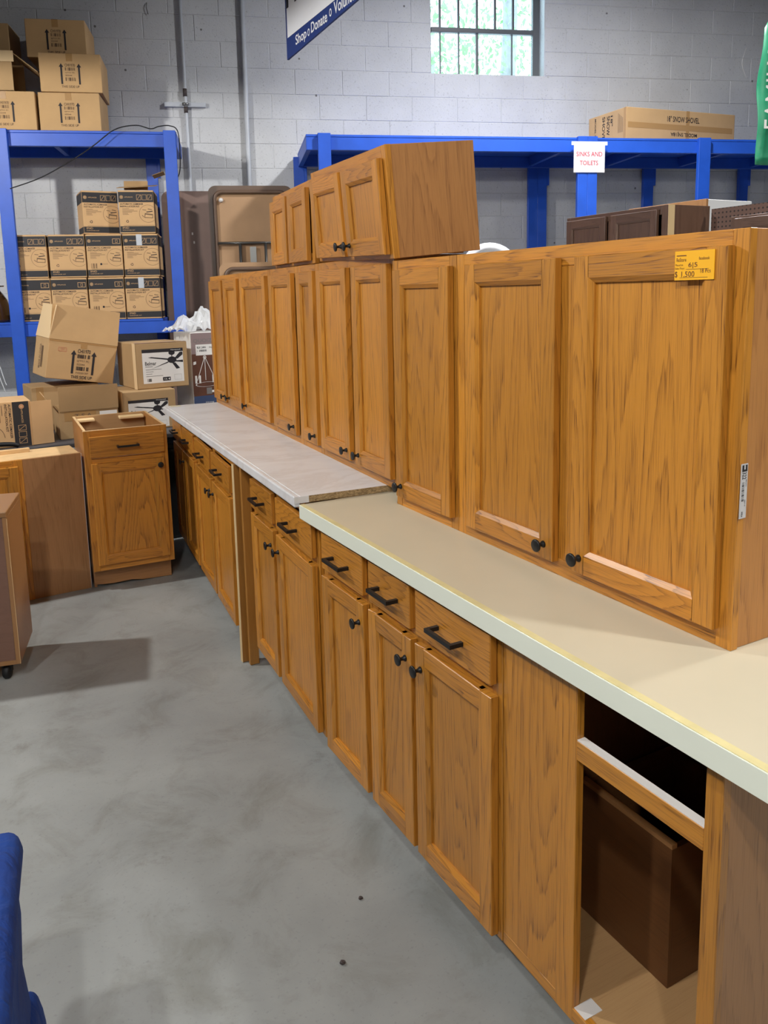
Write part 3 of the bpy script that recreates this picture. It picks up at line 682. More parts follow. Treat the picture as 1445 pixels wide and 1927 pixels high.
# ------------------------------------------------------------------ left corner: drawer base, blind cabinet, dresser
lc = thing('base_cabinet', 'open-topped oak base cabinet with one drawer and one door facing the camera', 'cabinet', (0.556, 4.346, 0), R(-2.2))
wL, hL, dL, tL = 0.428, 0.878, 0.612, 0.115
board('side_panel', lc, (0.004, FT, tL), (0.017, dL, hL), 'z', 'oak_side'); board('side_panel', lc, (wL-0.017, FT, tL), (wL-0.004, dL, hL), 'z', 'oak_side')
board('back_panel', lc, (0.017, dL-0.008, tL), (wL-0.017, dL, hL-0.002), 'x', 'inside_floor', 0); board('bottom_panel', lc, (0.017, FT, tL+0.008), (wL-0.017, dL-0.008, tL+0.022), 'y', 'inside_floor', 0)
face_frame(lc, wL, hL, z0=tL, rb=0.03, rt=0.03, rails=[(0.69, 0.728)])
for x0, x1 in ((0.004, 0.017), (wL-0.017, wL-0.004)): box('raw_edge', lc, (x0, FT, hL), (x1, dL, hL+0.0012), 'raw')
box('raw_edge', lc, (0.0, 0.0, hL), (wL, 0.019, hL+0.001), 'raw'); box('raw_edge', lc, (0.017, dL-0.008, hL-0.002), (wL-0.017, dL, hL+0.001), 'raw')
for x0, x1 in ((0.02, 0.12), (0.26, 0.40)): box('corner_block', lc, (x0, dL-0.075, hL-0.028), (x1, dL-0.012, hL-0.012), 'pine', 0.003)
drawer(lc, 0.026, 0.408, 0.736, 0.848); door(lc, 0.028, 0.404, 0.150, 0.704, (0.378, 0.668), pmat='oak_cathedral')
prism('toe_kick', lc, [(0.004, 0.02), (0.10, 0.012), (0.2, 0.016), (0.26, 0.006), (wL-0.01, 0.002), (wL-0.01, tL+0.01), (0.004, tL+0.01)], 1, 0.075, 0.09, 'oak_far', 'x')
for x in (0.006, wL-0.019): board('plinth_side', lc, (x, 0.09, 0), (x+0.013, dL-0.01, tL+0.01), 'y', 'oak_far', 0)

cc = thing('blind_corner_cabinet', 'low oak corner cabinet with a broad plain panel beside its door', 'cabinet', (0.262, 4.420, 0), R(3.2))
hc = 0.752
board('blind_panel', cc, (0.0, 0.004, 0.0), (0.288, 0.016, hc), 'z', 'oak_far'); box('white_edge', cc, (0.288, 0.004, 0), (0.2895, 0.018, hc-0.002), 'white_edge')
stile(cc, -0.05, 0.0, 0, hc, 0, FT); stile(cc, -0.52, -0.47, 0, hc, 0, FT); rail(cc, -0.47, -0.05, 0, 0.05, 0, FT); rail(cc, -0.47, -0.05, hc-0.045, hc, 0, FT)
door(cc, -0.49, -0.024, 0.045, hc-0.03)
board('top_panel', cc, (-0.51, 0.018, hc-0.016), (0.286, 0.31, hc-0.004), 'x', 'raw', 0); box('cleat', cc, (-0.45, 0.235, hc-0.004), (0.07, 0.262, hc+0.018), 'raw', 0.002)
board('side_panel', cc, (0.276, 0.018, 0), (0.288, 0.312, hc-0.016), 'z', 'oak_side'); board('side_panel', cc, (-0.512, 0.018, 0), (-0.5, 0.312, hc-0.016), 'z', 'oak_side'); board('back_panel', cc, (-0.5, 0.304, 0), (0.276, 0.31, hc-0.016), 'x', 'inside', 0)
box('edge_band', cc, (-0.05, 0.019, hc-0.002), (0.288, 0.024, hc+0.0008), 'raw')

dr = thing('rolling_cabinet', 'brown laminate rolling cabinet on black casters at the left edge', 'cabinet', (-0.457, 3.598, 0.07), R(-12.36))
wd, dd, hd = 0.6, 0.34, 0.651
board('top_panel', dr, (-0.002, -0.004, hd-0.024), (wd+0.001, dd, hd), 'x', 'dresser', 0.004, 2)
board('side_panel', dr, (wd-0.018, 0, 0), (wd, dd, hd-0.024), 'z', 'dresser', 0.001); board('side_panel', dr, (0, 0, 0), (0.018, dd, hd-0.024), 'z', 'dresser', 0.001)
board('front_panel', dr, (0.018, 0.003, 0.018), (wd-0.018, 0.018, hd-0.025), 'x', 'door_brown', 0); board('back_panel', dr, (0.018, dd-0.01, 0.018), (wd-0.018, dd-0.002, hd-0.025), 'x', 'door_brown', 0); board('bottom_panel', dr, (0.018, 0, 0), (wd-0.018, dd, 0.018), 'x', 'dresser', 0)
box('pale_edge', dr, (wd-0.002, -0.0008, 0), (wd, 0, hd-0.03), 'raw')
cw = lathe_me([(0.0001, -0.013), (0.026, -0.013), (0.03, -0.008), (0.03, 0.008), (0.026, 0.013), (0.0001, 0.013)], 18, 'y', 1); cw.materials.append(M['rubber'])
for x, y in ((0.06, 0.05), (wd-0.06, 0.035), (0.06, dd-0.05), (wd-0.06, dd-0.05)):
    c = obj('caster', cw, None, dr, (x, y, -0.0395), (0, 0, R(80))); box('fork', c, (-0.008, -0.02, 0.0), (0.012, 0.02, 0.0395), 'rubber')

# armchair at the lower left, its far right corner in view
ac = thing('armchair', 'blue fabric armchair with rolled arms at the lower left edge', 'chair', (0.022, 1.615, 0), R(-7.5))
def soft(name, lo, hi, bev, seg=4, wob=0.006, parent=None, mat='cloth', sub=2):
    bm = box_bm(lo, hi, bev, seg); bmesh.ops.subdivide_edges(bm, edges=list(bm.edges), cuts=sub, use_grid_fill=True); rr = random.Random(name+str(lo)); ph = [rr.uniform(0, 6) for _ in range(6)]
    for v in bm.verts:
        v.co += Vector((math.sin(v.co.z*31+ph[0])*math.sin(v.co.y*19+ph[1]), math.sin(v.co.x*27+ph[2]), math.sin(v.co.y*23+ph[3])*math.sin(v.co.x*17+ph[4])))*wob
    return obj(name, bm_mesh(bm, name, True), mat, parent)
soft('arm', (-0.15, -0.66, 0.10), (-0.006, 0.0, 0.50), 0.03, parent=ac); soft('arm', (-0.80, -0.66, 0.10), (-0.66, 0.0, 0.50), 0.03, parent=ac)
soft('arm_roll', (-0.165, -0.66, 0.455), (0.014, 0.012, 0.535), 0.036, parent=ac); soft('arm_roll', (-0.815, -0.66, 0.455), (-0.645, 0.012, 0.535), 0.036, parent=ac)
soft('seat', (-0.66, -0.62, 0.14), (-0.15, -0.02, 0.40), 0.04, parent=ac); soft('backrest', (-0.74, -0.86, 0.14), (-0.08, -0.66, 0.92), 0.06, parent=ac)
soft('skirt', (-0.81, -0.84, 0.03), (0.012, 0.012, 0.16), 0.02, wob=0.008, parent=ac)
for x, y in ((-0.05, -0.05), (-0.75, -0.05), (-0.05, -0.8), (-0.75, -0.8)): box('leg', ac, (x-0.025, y-0.025, 0), (x+0.025, y+0.025, 0.06), 'dark_oak')

# ------------------------------------------------------------------ the blue racks against the wall
def rack(label, u0, u1, v0, v1, zt, posts_f, posts_r, shelf=None, over=0.0, group='blue timber storage racks'):
    t = wl_obj('storage_rack'); tag(t, label, 'rack', group)
    yf, yr = -v1, -v0                      # front (towards the camera) and rear
    def b(nm, lo, hi): return box(nm, t, lo, hi, 'blue', 0.002)
    for a, c in posts_f:
        n = max(1, round((c-a)/0.09)); w = (c-a)/n
        for k in range(n): b('post', (a+k*w+0.0006, yf, 0), (a+(k+1)*w-0.0006, yf+0.038, zt+0.004))
    for a, c in posts_r:
        n = max(1, round((c-a)/0.09)); w = (c-a)/n
        for k in range(n): b('post', (a+k*w+0.0006, yr-0.038, 0), (a+(k+1)*w-0.0006, yr, zt-0.03))
        b('gusset', (c, yr-0.038, zt-0.26), (c+0.022, yr, zt-0.11))
    for z, in ([(zt,)] + ([(shelf,)] if shelf else [])):
        u2 = u1 - (over if z < zt else 0.0)
        b('front_beam', (u0, yf+0.0385, z-0.112), (u1, yf+0.0765, z-0.019)); b('rear_beam', (u0, yr-0.077, z-0.112), (u2, yr-0.039, z-0.019))
        b('shelf_board', (u0, yf+0.036, z-0.018), (u2, yr-0.002, z))
        for e in (u0, u2-0.038): b('end_beam', (e, yf+0.078, z-0.112), (e+0.038, yr-0.078, z-0.019))
        u = u0+0.6
        while u < u2-0.3: b('joist', (u, yf+0.078, z-0.10), (u+0.038, yr-0.078, z-0.0185)); u += 0.72
    return t
rkl = rack('blue timber rack at the left, stacked with tan cartons', -2.45, -0.218, 0.02, 0.64, 2.80, [(-2.45, -2.36), (-1.515, -1.42), (-0.314, -0.222)], [(-2.45, -2.36), (-0.51, -0.42)], shelf=1.40, over=0.185)
rkr = rack('long blue timber rack behind the upper cabinets, carrying the snow shovel carton', 0.74, 5.3, 0.03, 0.92, 2.742, [(0.825, 0.922), (2.885, 3.05), (3.93, 4.035), (5.2, 5.29)], [(0.70, 0.79), (2.79, 2.965), (3.90, 4.0), (4.87, 4.965)])

# cartons -----------------------------------------------------------------------------
def carton_body(parent, w, d, h, mat='cardboard', bev=0.004): return box('body', parent, (0, 0, 0), (w, d, h), mat, bev, 2)
def kit_print(variant, w=0.262, h=0.322):
    P = Print((0, 0, 0), (1, 0, 0), (0, 0, 1)); k = w/0.262
    P.rect(0.002, h-0.088, w-0.002, h-0.012, 'band'); P.rect(0.002, 0.010, w-0.002, 0.055, 'band')
    P.disc(0.024, h-0.05, 0.013, 'cardboard_g', 1); P.ring(0.024, h-0.05, 0.011, 0.002, 'band', 2); P.text('GE', 0.017, h-0.056, 0.031, h-0.044, 'band', 2); P.text('APPLIANCES', 0.046, h-0.054, 0.108, h-0.046, 'cardboard_g', 1)
    if variant == 'a':
        for x in (0.135, 0.175, 0.215): P.frame(x, h-0.072, x+0.034, h-0.032, 0.002, 'cardboard_g', 1)
        for x in (0.135, 0.215): P.line((x+0.005, h-0.068), (x+0.029, h-0.036), 0.002, 'cardboard_g', 1)
        P.ring(0.058, 0.092, 0.010, 0.004, 'ink', 0, 20, 120); P.ring(0.058, 0.092, 0.010, 0.004, 'ink', 0, 140, 240); P.ring(0.058, 0.092, 0.010, 0.004, 'ink', 0, 260, 360)
    else:
        P.frame(0.195, h-0.072, 0.252, h-0.034, 0.003, 'cardboard_g', 1); P.frame(0.217, h-0.064, 0.232, h-0.042, 0.002, 'cardboard_g', 1)
        P.bars(0.025, 0.066, 0.078, 0.104, 16, 'ink_soft'); P.disc(0.102, 0.098, 0.008, 'ink'); P.text('recycle', 0.114, 0.094, 0.15, 0.102, 'ink_soft')
    P.text('AUTOMATIC ICEMAKER', 0.012, h-0.108, 0.182, h-0.095, 'ink'); P.text('INSTALLATION KIT', 0.012, h-0.126, 0.154, h-0.113, 'ink')
    for j in range(6): P.rect(0.026, h-0.138-j*0.0085, 0.026+(0.05, 0.085, 0.11, 0.07, 0.04, 0.045)[j], h-0.1355-j*0.0085, 'ink_soft')
    P.text('IM4D', 0.02, 0.036, 0.066, 0.050, 'cardboard_g', 1); P.text('ICEMAKER KIT', 0.02, 0.022, 0.11, 0.029, 'cardboard_g', 1); P.rect(0.03, 0.060, w-0.006, 0.062, 'ink_soft')
    cx, cy, r = 0.214, 0.148, 0.066
    P.ring(cx, cy, r, 0.002, 'ink_soft', 0, 45, 312)
    P.poly([(cx-0.028, cy-0.03), (cx+0.034, cy-0.034), (cx+0.036, cy-0.004), (cx-0.024, cy+0.004)], 'ink_soft'); P.poly([(cx-0.024, cy-0.026), (cx+0.030, cy-0.030), (cx+0.032, cy-0.012), (cx-0.02, cy-0.006)], 'cardboard_g', 1)
    P.line((cx-0.04, cy+0.03), (cx-0.012, cy+0.026), 0.004, 'ink_soft'); P.line((cx, cy+0.036), (cx+0.03, cy+0.03), 0.005, 'ink_soft'); P.line((cx-0.012, cy+0.012), (cx+0.034, cy+0.018), 0.006, 'ink'); P.line((cx-0.03, cy-0.026), (cx-0.045, cy-0.012), 0.004, 'ink_soft')
    return P.mesh('print')
kitA, kitB = kit_print('a'), kit_print('b')
kit_body = bm_mesh(box_bm((0, 0, 0), (0.262, 0.30, 0.322), 0.004, 2), 'body'); kit_body.materials.append(M['cardboard_g'])
bands = []
for x in (-0.0006, 0.2624):
    for z0, z1 in ((0.234, 0.310), (0.010, 0.055)):
        me = bm_mesh(box_bm((x, 0.004, z0), (x+0.0002, 0.296, z1)), 'side_band'); me.materials.append(M['band']); bands.append(me)
def kit(u, v, z, dr=0.0, var='a', label='', tape=False):
    t = thing('icemaker_carton', label, 'carton', wp(u, v, z), TH+R(dr), 'printed icemaker kit cartons on the left rack')
    obj('body', kit_body, None, t); obj('print', kitA if var == 'a' else kitB, None, t); [obj('side_band', me, None, t) for me in bands]
    box('tape', t, (0.125, 0.0, 0.322), (0.16, 0.3, 0.3226), 'card_tape')
    if tape:
        P = Print((0, 0, 0), (1, 0, 0), (0, 0, 1), 0.0016); P.rect(0.10, 0.236, 0.142, 0.318, 'pipe'); P.build('shiny_tape', t)
KW = 'black-banded printed carton on the left rack, '
for (u, z, dr, var, lab, tp) in (
    (-1.485, 1.402, 0, 'b', KW+'bottom row behind the blue post', False), (-1.218, 1.402, 0.5, 'b', KW+'bottom row, second from the post', False),
    (-0.945, 1.402, -0.8, 'b', KW+'bottom row, right of the dark gap', False), (-0.674, 1.402, 0.4, 'a', KW+'bottom row at the right end', True),
    (-1.490, 1.727, 0, 'a', KW+'middle row behind the blue post', False), (-1.212, 1.727, 0.3, 'a', KW+'middle row, second from the post', False),
    (-0.940, 1.727, 0.0, 'b', KW+'middle row with barcode, third from the post', False), (-0.668, 1.727, -0.5, 'a', KW+'middle row with shiny tape at the right end', True),
    (-0.945, 2.052, 17.0, 'a', KW+'top row, its left side showing', False), (-0.680, 2.052, 0.0, 'a', KW+'top row under the torn flap', False)):
    kit(u, 0.575, z, dr, var, lab, tp)
tf = thing('torn_carton_flap', 'torn open carton flaps lying on the top printed carton by the right post', 'cardboard', wp(-0.69, 0.55, 2.392), TH)
o = box('flap', tf, (0, 0, 0), (0.29, 0.22, 0.004), 'cardboard_d', rot=(R(9), R(-3), 0)); o = box('flap', tf, (0.04, 0.12, 0.03), (0.22, 0.126, 0.10), 'cardboard', rot=(R(-12), 0, 0)); o = box('flap', tf, (0.24, -0.02, 0.01), (0.33, 0.15, 0.014), 'cardboard_d', rot=(0, R(-20), 0))
o.location = (0.05, 0, 0.0)

big_print = None
def big_carton(u, v, z, dr, label, w=0.432, d=0.40, h=0.27, pr=True, loc=None, rot=None, group='plain cartons with arrows on the left rack', faded=False, dx=0.0):
    t = thing('shipping_carton', label, 'carton', loc or wp(u, v, z), TH+R(dr), group, rot)
    carton_body(t, w, d, h, 'cardboard_d' if faded else 'cardboard'); box('tape', t, (0.19+dx, -0.0006, h-0.055), (0.235+dx, 0, h-0.002), 'card_tape'); box('tape', t, (0.19+dx, 0.0, h), (0.235+dx, d, h+0.0006), 'card_tape')
    if pr:
        P = Print((0, 0, 0), (1, 0, 0), (0, 0, 1), 0.0012); cx = 0.215+dx
        for x in (cx-0.062, cx+0.062): P.arrow(x, 0.055, 0.20, 0.021, 'ink')
        P.text('CHI1970', cx-0.036, 0.178, cx+0.036, 0.198, 'ink_soft'); P.bars(cx-0.036, 0.15, cx+0.036, 0.172, 18, 'ink_soft'); P.text('QTY/1 PC', cx-0.036, 0.13, cx+0.03, 0.14, 'ink_soft')
        P.text('223344', cx-0.036, 0.112, cx+0.01, 0.121, 'ink_soft'); P.bars(cx-0.036, 0.078, cx+0.036, 0.102, 18, 'ink_soft'); P.text('THIS SIDE UP', cx-0.068, 0.030, cx+0.058, 0.047, 'ink_soft'); P.build('print', t)
    return t
big_carton(-1.193, 0.585, 2.802, 0, 'tan carton with two arrows, lowest of the right-hand stack on the rack top')
big_carton(-1.165, 0.600, 3.074, 1.5, 'plain tan carton with two arrows, middle of the stack on the rack top')
big_carton(-1.27, 0.46, 3.348, 0, 'tan carton with two arrows crowning the stack on the left rack', w=0.425)
big_carton(-1.645, 0.60, 2.802, 0, 'tan carton with one arrow in view at the left edge on the rack top')
oc = thing('open_carton', 'open tan carton with a spread flap on the rack top at the left edge', 'carton', wp(-1.78, 0.60, 3.075), TH)
for lo, hi in (((0, 0, 0), (0.43, 0.005, 0.27)), ((0, 0.36, 0), (0.43, 0.365, 0.27)), ((0, 0.005, 0), (0.005, 0.36, 0.27))): box('wall', oc, lo, hi, 'cardboard_d')
box('bottom', oc, (0, 0, 0), (0.43, 0.365, 0.004), 'cardboard_d'); o = box('flap', oc, (0, 0.0, -0.002), (0.215, 0.34, 0.003), 'cardboard_d', rot=(0, R(38), 0)); o.location = (0.43, 0.01, 0.27)
box('flap', oc, (0.25, -0.006, 0.20), (0.445, 0.0, 0.275), 'card_edge')
big_carton(-1.84, 0.40, 3.348, 0, 'dim tan carton cut by the left edge, behind the open carton on the rack', pr=False, w=0.44, d=0.34, h=0.25, faded=True)

# cable draped over the left rack
cb = tag(obj('cable', tube_me(smooth_path([wp(u, v, z) for u, v, z in ((-1.425, 0.66, 2.375), (-1.212, 0.66, 2.451), (-0.998, 0.66, 2.566), (-0.82, 0.66, 2.681), (-0.66, 0.655, 2.80), (-0.506, 0.648, 2.835), (-0.40, 0.645, 2.812), (-0.34, 0.62, 2.835), (-0.26, 0.62, 2.84), (-0.205, 0.61, 2.80), (-0.20, 0.59, 2.62), (-0.215, 0.57, 2.50), (-0.26, 0.54, 2.45), (-0.30, 0.50, 2.54), (-0.33, 0.45, 2.68))]), 0.004, 6), 'rubber'), 'thin black cable looping over the top of the left rack', 'cable')

# amber glass lamp shade with plastic ribbons, at the left edge
jl = thing('glass_pendant', 'dark amber glass pendant shade on the left rack shelf, cut by the left edge', 'lamp', wp(-1.645, 0.47, 1.402), TH)
obj('shade', lathe_me([(0.0001, 0.0), (0.10, 0.0), (0.103, 0.02), (0.096, 0.10), (0.078, 0.17), (0.05, 0.215), (0.034, 0.235), (0.03, 0.25), (0.0001, 0.25)], 24, 'z'), 'amber', jl)
obj('cap', lathe_me([(0.032, 0.25), (0.034, 0.262), (0.028, 0.278), (0.012, 0.285), (0.0001, 0.286)], 16, 'z'), 'chrome', jl); obj('pin', tube_me([(-0.06, 0, 0.272), (0.062, 0, 0.272)], 0.005, 8), 'chrome', jl)
obj('loop', tube_me([(0.018*math.sin(k*math.pi/8), 0, 0.318-0.035*math.cos(k*math.pi/8)) for k in range(16)], 0.003, 6, True), 'chrome', jl)
for pts in ([(0.01, -0.06, 0.33), (0.02, -0.115, 0.10), (0.0, -0.20, -0.02), (0.02, -0.215, -0.22), (0.06, -0.22, -0.42), (0.075, -0.22, -0.47)], [(0.0, -0.06, 0.30), (-0.01, -0.12, 0.05), (0.015, -0.21, -0.05), (0.01, -0.21, -0.30), (0.06, -0.22, -0.52)]):
    obj('ribbon', tube_me(smooth_path(pts), 0.0035, 5), 'plastic', jl)

# folding tables stood on end against the wall
def rrect(x0, z0, x1, z1, r, n=6):
    out = []
    for cx, cz, a0 in ((x1-r, z1-r, 0), (x0+r, z1-r, 90), (x0+r, z0+r, 180), (x1-r, z0+r, 270)):
        for k in range(n+1): a = R(a0+90*k/n); out.append((cx+r*math.cos(a), cz+r*math.sin(a)))
    return out
def fold_table(label, u0, u1, v, zt, under, lean=0.0, mat='rim'):
    t = wl_obj('folding_table'); tag(t, label, 'table', 'folding tables stood on end'); t.location = wp(0, v, 0)
    t.rotation_euler = (R(-lean), 0, TH)
    prism('tabletop', t, rrect(u0, 0.0, u1, zt, 0.06), 1, 0.0, 0.022, mat)
    if under:
        prism('underside', t, rrect(u0+0.045, 0.045, u1-0.045, zt-0.045, 0.05), 1, -0.0015, 0.001, 'masonite')
        obj('apron', tube_me([(x, -0.016, z) for x, z in rrect(u0+0.05, 0.05, u1-0.05, zt-0.05, 0.06, 8)], 0.016, 8, True), 'rim', t)
        z = zt-0.455
        obj('leg_bar', tube_me([(u0+0.06, -0.028, z), (u1-0.06, -0.028, z)], 0.011, 8), 'tube', t)
        for x in (u0+0.235, u1-0.235): obj('leg', tube_me([(x, -0.03, z), (x, -0.03, z-0.75)], 0.012, 8), 'tube', t)
        box('bracket', t, ((u0+u1)/2-0.025, -0.034, z-0.22), ((u0+u1)/2+0.025, -0.028, z-0.03), 'steel')
        obj('corner_pad', lathe_me([(0.02, 0), (0.016, 0.02), (0.006, 0.028), (0.0001, 0.028)], 10), 'white', t, (u0+0.10, -0.002, zt-0.115))
    else:
        for x, z in ((u0+0.235, zt-0.42), (u0+0.225, zt-0.35)): box('chip', t, (x, -0.0012, z), (x+0.012, 0, z+0.02), 'white')
    return t
fold_table('brown folding table on end, its plain top facing out behind the left rack post', -0.392, 0.40, 0.20, 2.415, False, 0.0, 'table_top')
fold_table('brown folding table on end, tan underside and grey legs showing', -0.015, 0.66, 0.34, 2.44, True)
fold_table('lower folding table whose tan underside edge peeps over the far wall cabinets', 0.045, 0.66, 0.50, 1.825, True, 0.0, 'masonite')

# conduits on the wall
def wtube(name, pts, r, mat, label, cat='pipe'): return tag(obj(name, tube_me([wp(*p) for p in pts], r, 10), mat), label, cat)
c1 = wtube('conduit', [(-0.164, 0.03, 1.0), (-0.16, 0.03, 2.5), (-0.164, 0.03, 4.9)], 0.013, 'pipe', 'thin grey conduit on the block wall with a cross clamp')
for z0, z1 in ((3.06, 3.11), (3.19, 3.25)): obj('coupling', tube_me([wp(-0.164, 0.03, z0), wp(-0.164, 0.03, z1)], 0.017, 10), 'rust', c1)
sc_ = box('strut_channel', c1, (-0.335, -0.036, 3.108), (-0.002, -0.001, 3.145), 'pipe', 0.003, loc=P0, rot=(0, 0, TH))
obj('clamp', tube_me([wp(-0.19, 0.045, 3.127), wp(-0.138, 0.045, 3.127)], 0.012, 8), 'steel', c1)
wtube('conduit', [(0.322, 0.035, 1.0), (0.325, 0.035, 2.5), (0.338, 0.035, 4.9)], 0.020, 'pipe', 'thicker white conduit running down the block wall behind the folding tables')
tag(obj('wire_hook', tube_me(smooth_path([wp(-0.425, 0.004, 3.91), wp(-0.428, 0.02, 3.87), wp(-0.418, 0.012, 3.82)]), 0.003, 5), 'rust'), 'small rusty wire hook on the wall above the left rack', 'hook')
tag(obj('cobweb_thread', tube_me(smooth_path([wp(4.724, 0.30, 3.634), wp(4.689, 0.3, 3.499), wp(4.743, 0.3, 3.375)]), 0.0016, 5), 'white'), 'pale thread hanging in the air beside the green banner', 'thread')

# hanging store sign, edge on to the run
sg = thing('hanging_sign', 'white and navy hanging sign reading Shop Donate Volunteer', 'sign', (2.009, 4.905, 3.008), R(-90))
SL, SH = 2.1, 1.25
prism('panel', sg, [(0, 0), (SL, 0.055*SL/1.0*0.9), (SL, SH), (0, SH)], 1, 0.0, 0.012, 'navy')
P = Print((0, 0, 0), (1, 0, 0), (0, 0, 1), 0.001); sl = 0.0505
P.poly([(0.022, 0.122), (SL-0.02, 0.122+sl*SL*0.2), (SL-0.02, SH-0.02), (0.022, SH-0.02)], 'sign_white')
P.text('Shop', 0.148, 0.030, 0.315, 0.103, 'sign_white', 1); P.text('Donate', 0.385, 0.050, 0.610, 0.108, 'sign_white', 1); P.text('Volunteer', 0.70, 0.058, 1.03, 0.122, 'sign_white', 1)
for x, z in ((0.348, 0.066), (0.654, 0.084)): P.ring(x, z, 0.016, 0.006, 'sign_white', 1, ry=1.3)
P.text('H', 0.024, 0.292, 0.185, 0.56, 'ink', 1)
P.build('lettering', sg)
for x in (0.15, SL-0.15): obj('hanger_wire', tube_me([(x, 0.006, SH-0.01), (x, 0.006, 4.98-3.008)], 0.004, 6), 'steel', sg)

# green banner at the right edge
gb = thing('hanging_banner', 'green hanging banner with white vertical letters at the right edge', 'banner', (4.742, 3.60, 2.335), R(-24))
bm = bmesh.new(); nx, nz = 10, 16; g = []
for j in range(nz+1):
    for i in range(nx+1):
        x, z = 0.6*i/nx, 0.90*j/nz; y = 0.016*math.sin(i*1.3+j*0.25) + 0.01*math.sin(j*0.9)
        x0 = 0.03*math.sin(j*0.5)*0.3 + (0.03 if j == nz and i == 0 else 0) + 0.012*j/nz
        g.append(bm.verts.new((x+x0*(1-i/nx), y, z-0.02*i/nx)))
for j in range(nz):
    for i in range(nx): a = j*(nx+1)+i; bm.faces.new((g[a], g[a+1], g[a+nx+2], g[a+nx+1]))
ge = bmesh.ops.extrude_face_region(bm, geom=list(bm.faces)); bmesh.ops.translate(bm, vec=(0, 0.006, 0), verts=[v for v in ge['geom'] if isinstance(v, bmesh.types.BMVert)])
obj('fabric', bm_mesh(bm, 'fabric', True), 'green', gb)
P = Print((0, -0.032, 0), (1, 0, 0), (0, 0, 1), 0.0005); P.text('FAMILY', 0.028, 0.22, 0.16, 0.70, 'white', 0, 1); P.build('lettering', gb)
for x in (0.06, 0.54): obj('hanger_wire', tube_me([(x, 0.003, 0.86), (x, 0.003, 4.98-2.335)], 0.003, 6), 'steel', gb)

# snow shovel carton on the right rack
ss = thing('long_carton', 'long flat tan carton marked 18" snow shovel on top of the right rack', 'carton', (5.003, 5.022, 2.7425), R(-6.5))
box('body', ss, (0, 0, 0), (1.155, 0.50, 0.27), 'cardboard', 0.005, 2); box('tape', ss, (0.02, -0.0007, 0.11), (1.13, 0, 0.155), 'card_tape'); box('tape', ss, (-0.0007, 0.0, 0.0), (0.0, 0.03, 0.268), 'card_tape')
P = Print((0, 0, 0), (1, 0, 0), (0, 0, 1), 0.0012); P.text('18" SNOW SHOVEL', 0.42, 0.176, 0.76, 0.222, 'ink'); P.text('MODEL SNJ18A', 0.46, 0.062, 0.74, 0.100, 'ink', 0, 2); P.rect(0.62, 0.0, 0.655, 0.27, 'card_tape', -1); P.build('print', ss)
P = Print((0, 0.50, 0), (0, -1, 0), (0, 0, 1), 0.0012)
P.text('18"', 0.30, 0.15, 0.33, 0.235, 'ink', 0, -1); P.text('SNOW', 0.25, 0.085, 0.29, 0.24, 'ink', 0, -1); P.text('SHOVEL', 0.19, 0.03, 0.228, 0.245, 'ink', 0, -1); P.text('MODEL SNJ18A', 0.08, 0.0, 0.105, 0.25, 'ink', 0, -1)
for k in range(5): P.rect(0.40+k*0.014, 0.08, 0.405+k*0.014, 0.235-0.01*k, 'ink_soft')
P.build('print', ss)

# paper sign taped to the right rack
ps = thing('paper_sign', 'white paper sign reading sinks and toilets, taped to the right rack', 'sign', wp(2.845, 0.928, 2.468), TH)
box('sheet', ps, (0, -0.0008, 0), (0.262, 0.0, 0.222), 'paper'); box('tape', ps, (-0.02, -0.0014, 0.208), (0.282, -0.0009, 0.236), 'plastic')
P = Print((0, -0.0008, 0), (1, 0, 0), (0, 0, 1), 0.0004); P.text('SINKS AND', 0.022, 0.122, 0.240, 0.158, 'red'); P.text('TOILETS', 0.052, 0.055, 0.205, 0.090, 'red'); P.build('lettering', ps)

# things behind the upper row -----------------------------------------------------------
pd = thing('pantry_cabinet', 'tall dark-stained cabinet with two doors behind the nearest upper cabinet', 'cabinet', (3.49, 3.989, 0), R(-91.1), 'dark kitchen cabinets behind the upper row')
hp, wpn = 1.996, 0.832
carcass(pd, wpn, hp, 0.32, side='dark_oak', inner='dark_oak')
stile(pd, 0, 0.034, 0, hp, 0, FT, 'dark_oak'); stile(pd, wpn-0.05, wpn-0.004, 0, hp, 0, FT, 'dark_oak'); rail(pd, 0.034, wpn-0.05, hp-0.05, hp, 0, FT, 'dark_oak'); rail(pd, 0.034, wpn-0.05, 0, 0.05, 0, FT, 'dark_oak'); stile(pd, 0.37, 0.41, 0.05, hp-0.05, 0, FT, 'dark_oak')
box('raw_frame_edge', pd, (wpn-0.004, 0, 0), (wpn, 0.045, hp), 'pine')
for x0, x1 in ((0.02, 0.365), (0.41, 0.765)): door(pd, x0, x1, 1.20, hp-0.022, None, 'dark_oak'); door(pd, x0, x1, 0.05, 1.17, None, 'dark_oak')
p2 = thing('pantry_cabinet', 'tall dark cabinet at the right edge in front of the pegboard', 'cabinet', (3.60, 2.86, 0), R(-91.1), 'dark kitchen cabinets behind the upper row')
carcass(p2, 0.76, 1.905, 0.14, side='dark_oak', inner='dark_oak'); face_frame(p2, 0.76, 1.905)
for o in list(p2.children):
    if o.name.split('.')[0] in ('stile', 'rail'): o.data.materials.clear(); o.data.materials.append(M['dark_oak'])
door(p2, 0.04, 0.72, 0.05, 1.893, None, 'dark_oak')
pg = tag(box('pegboard', None, (0, 0, 0), (1.3, 0.012, 1.975), 'peg', loc=(3.765, 3.12, 0), rot=(0, 0, R(-91))), 'brown pegboard panel standing behind the dark cabinets at the right', 'pegboard')
wc = thing('white_cabinet', 'tall white-sided cabinet with a tan front behind the dark cabinet', 'cabinet', (4.15, 4.12, 0), R(-90))
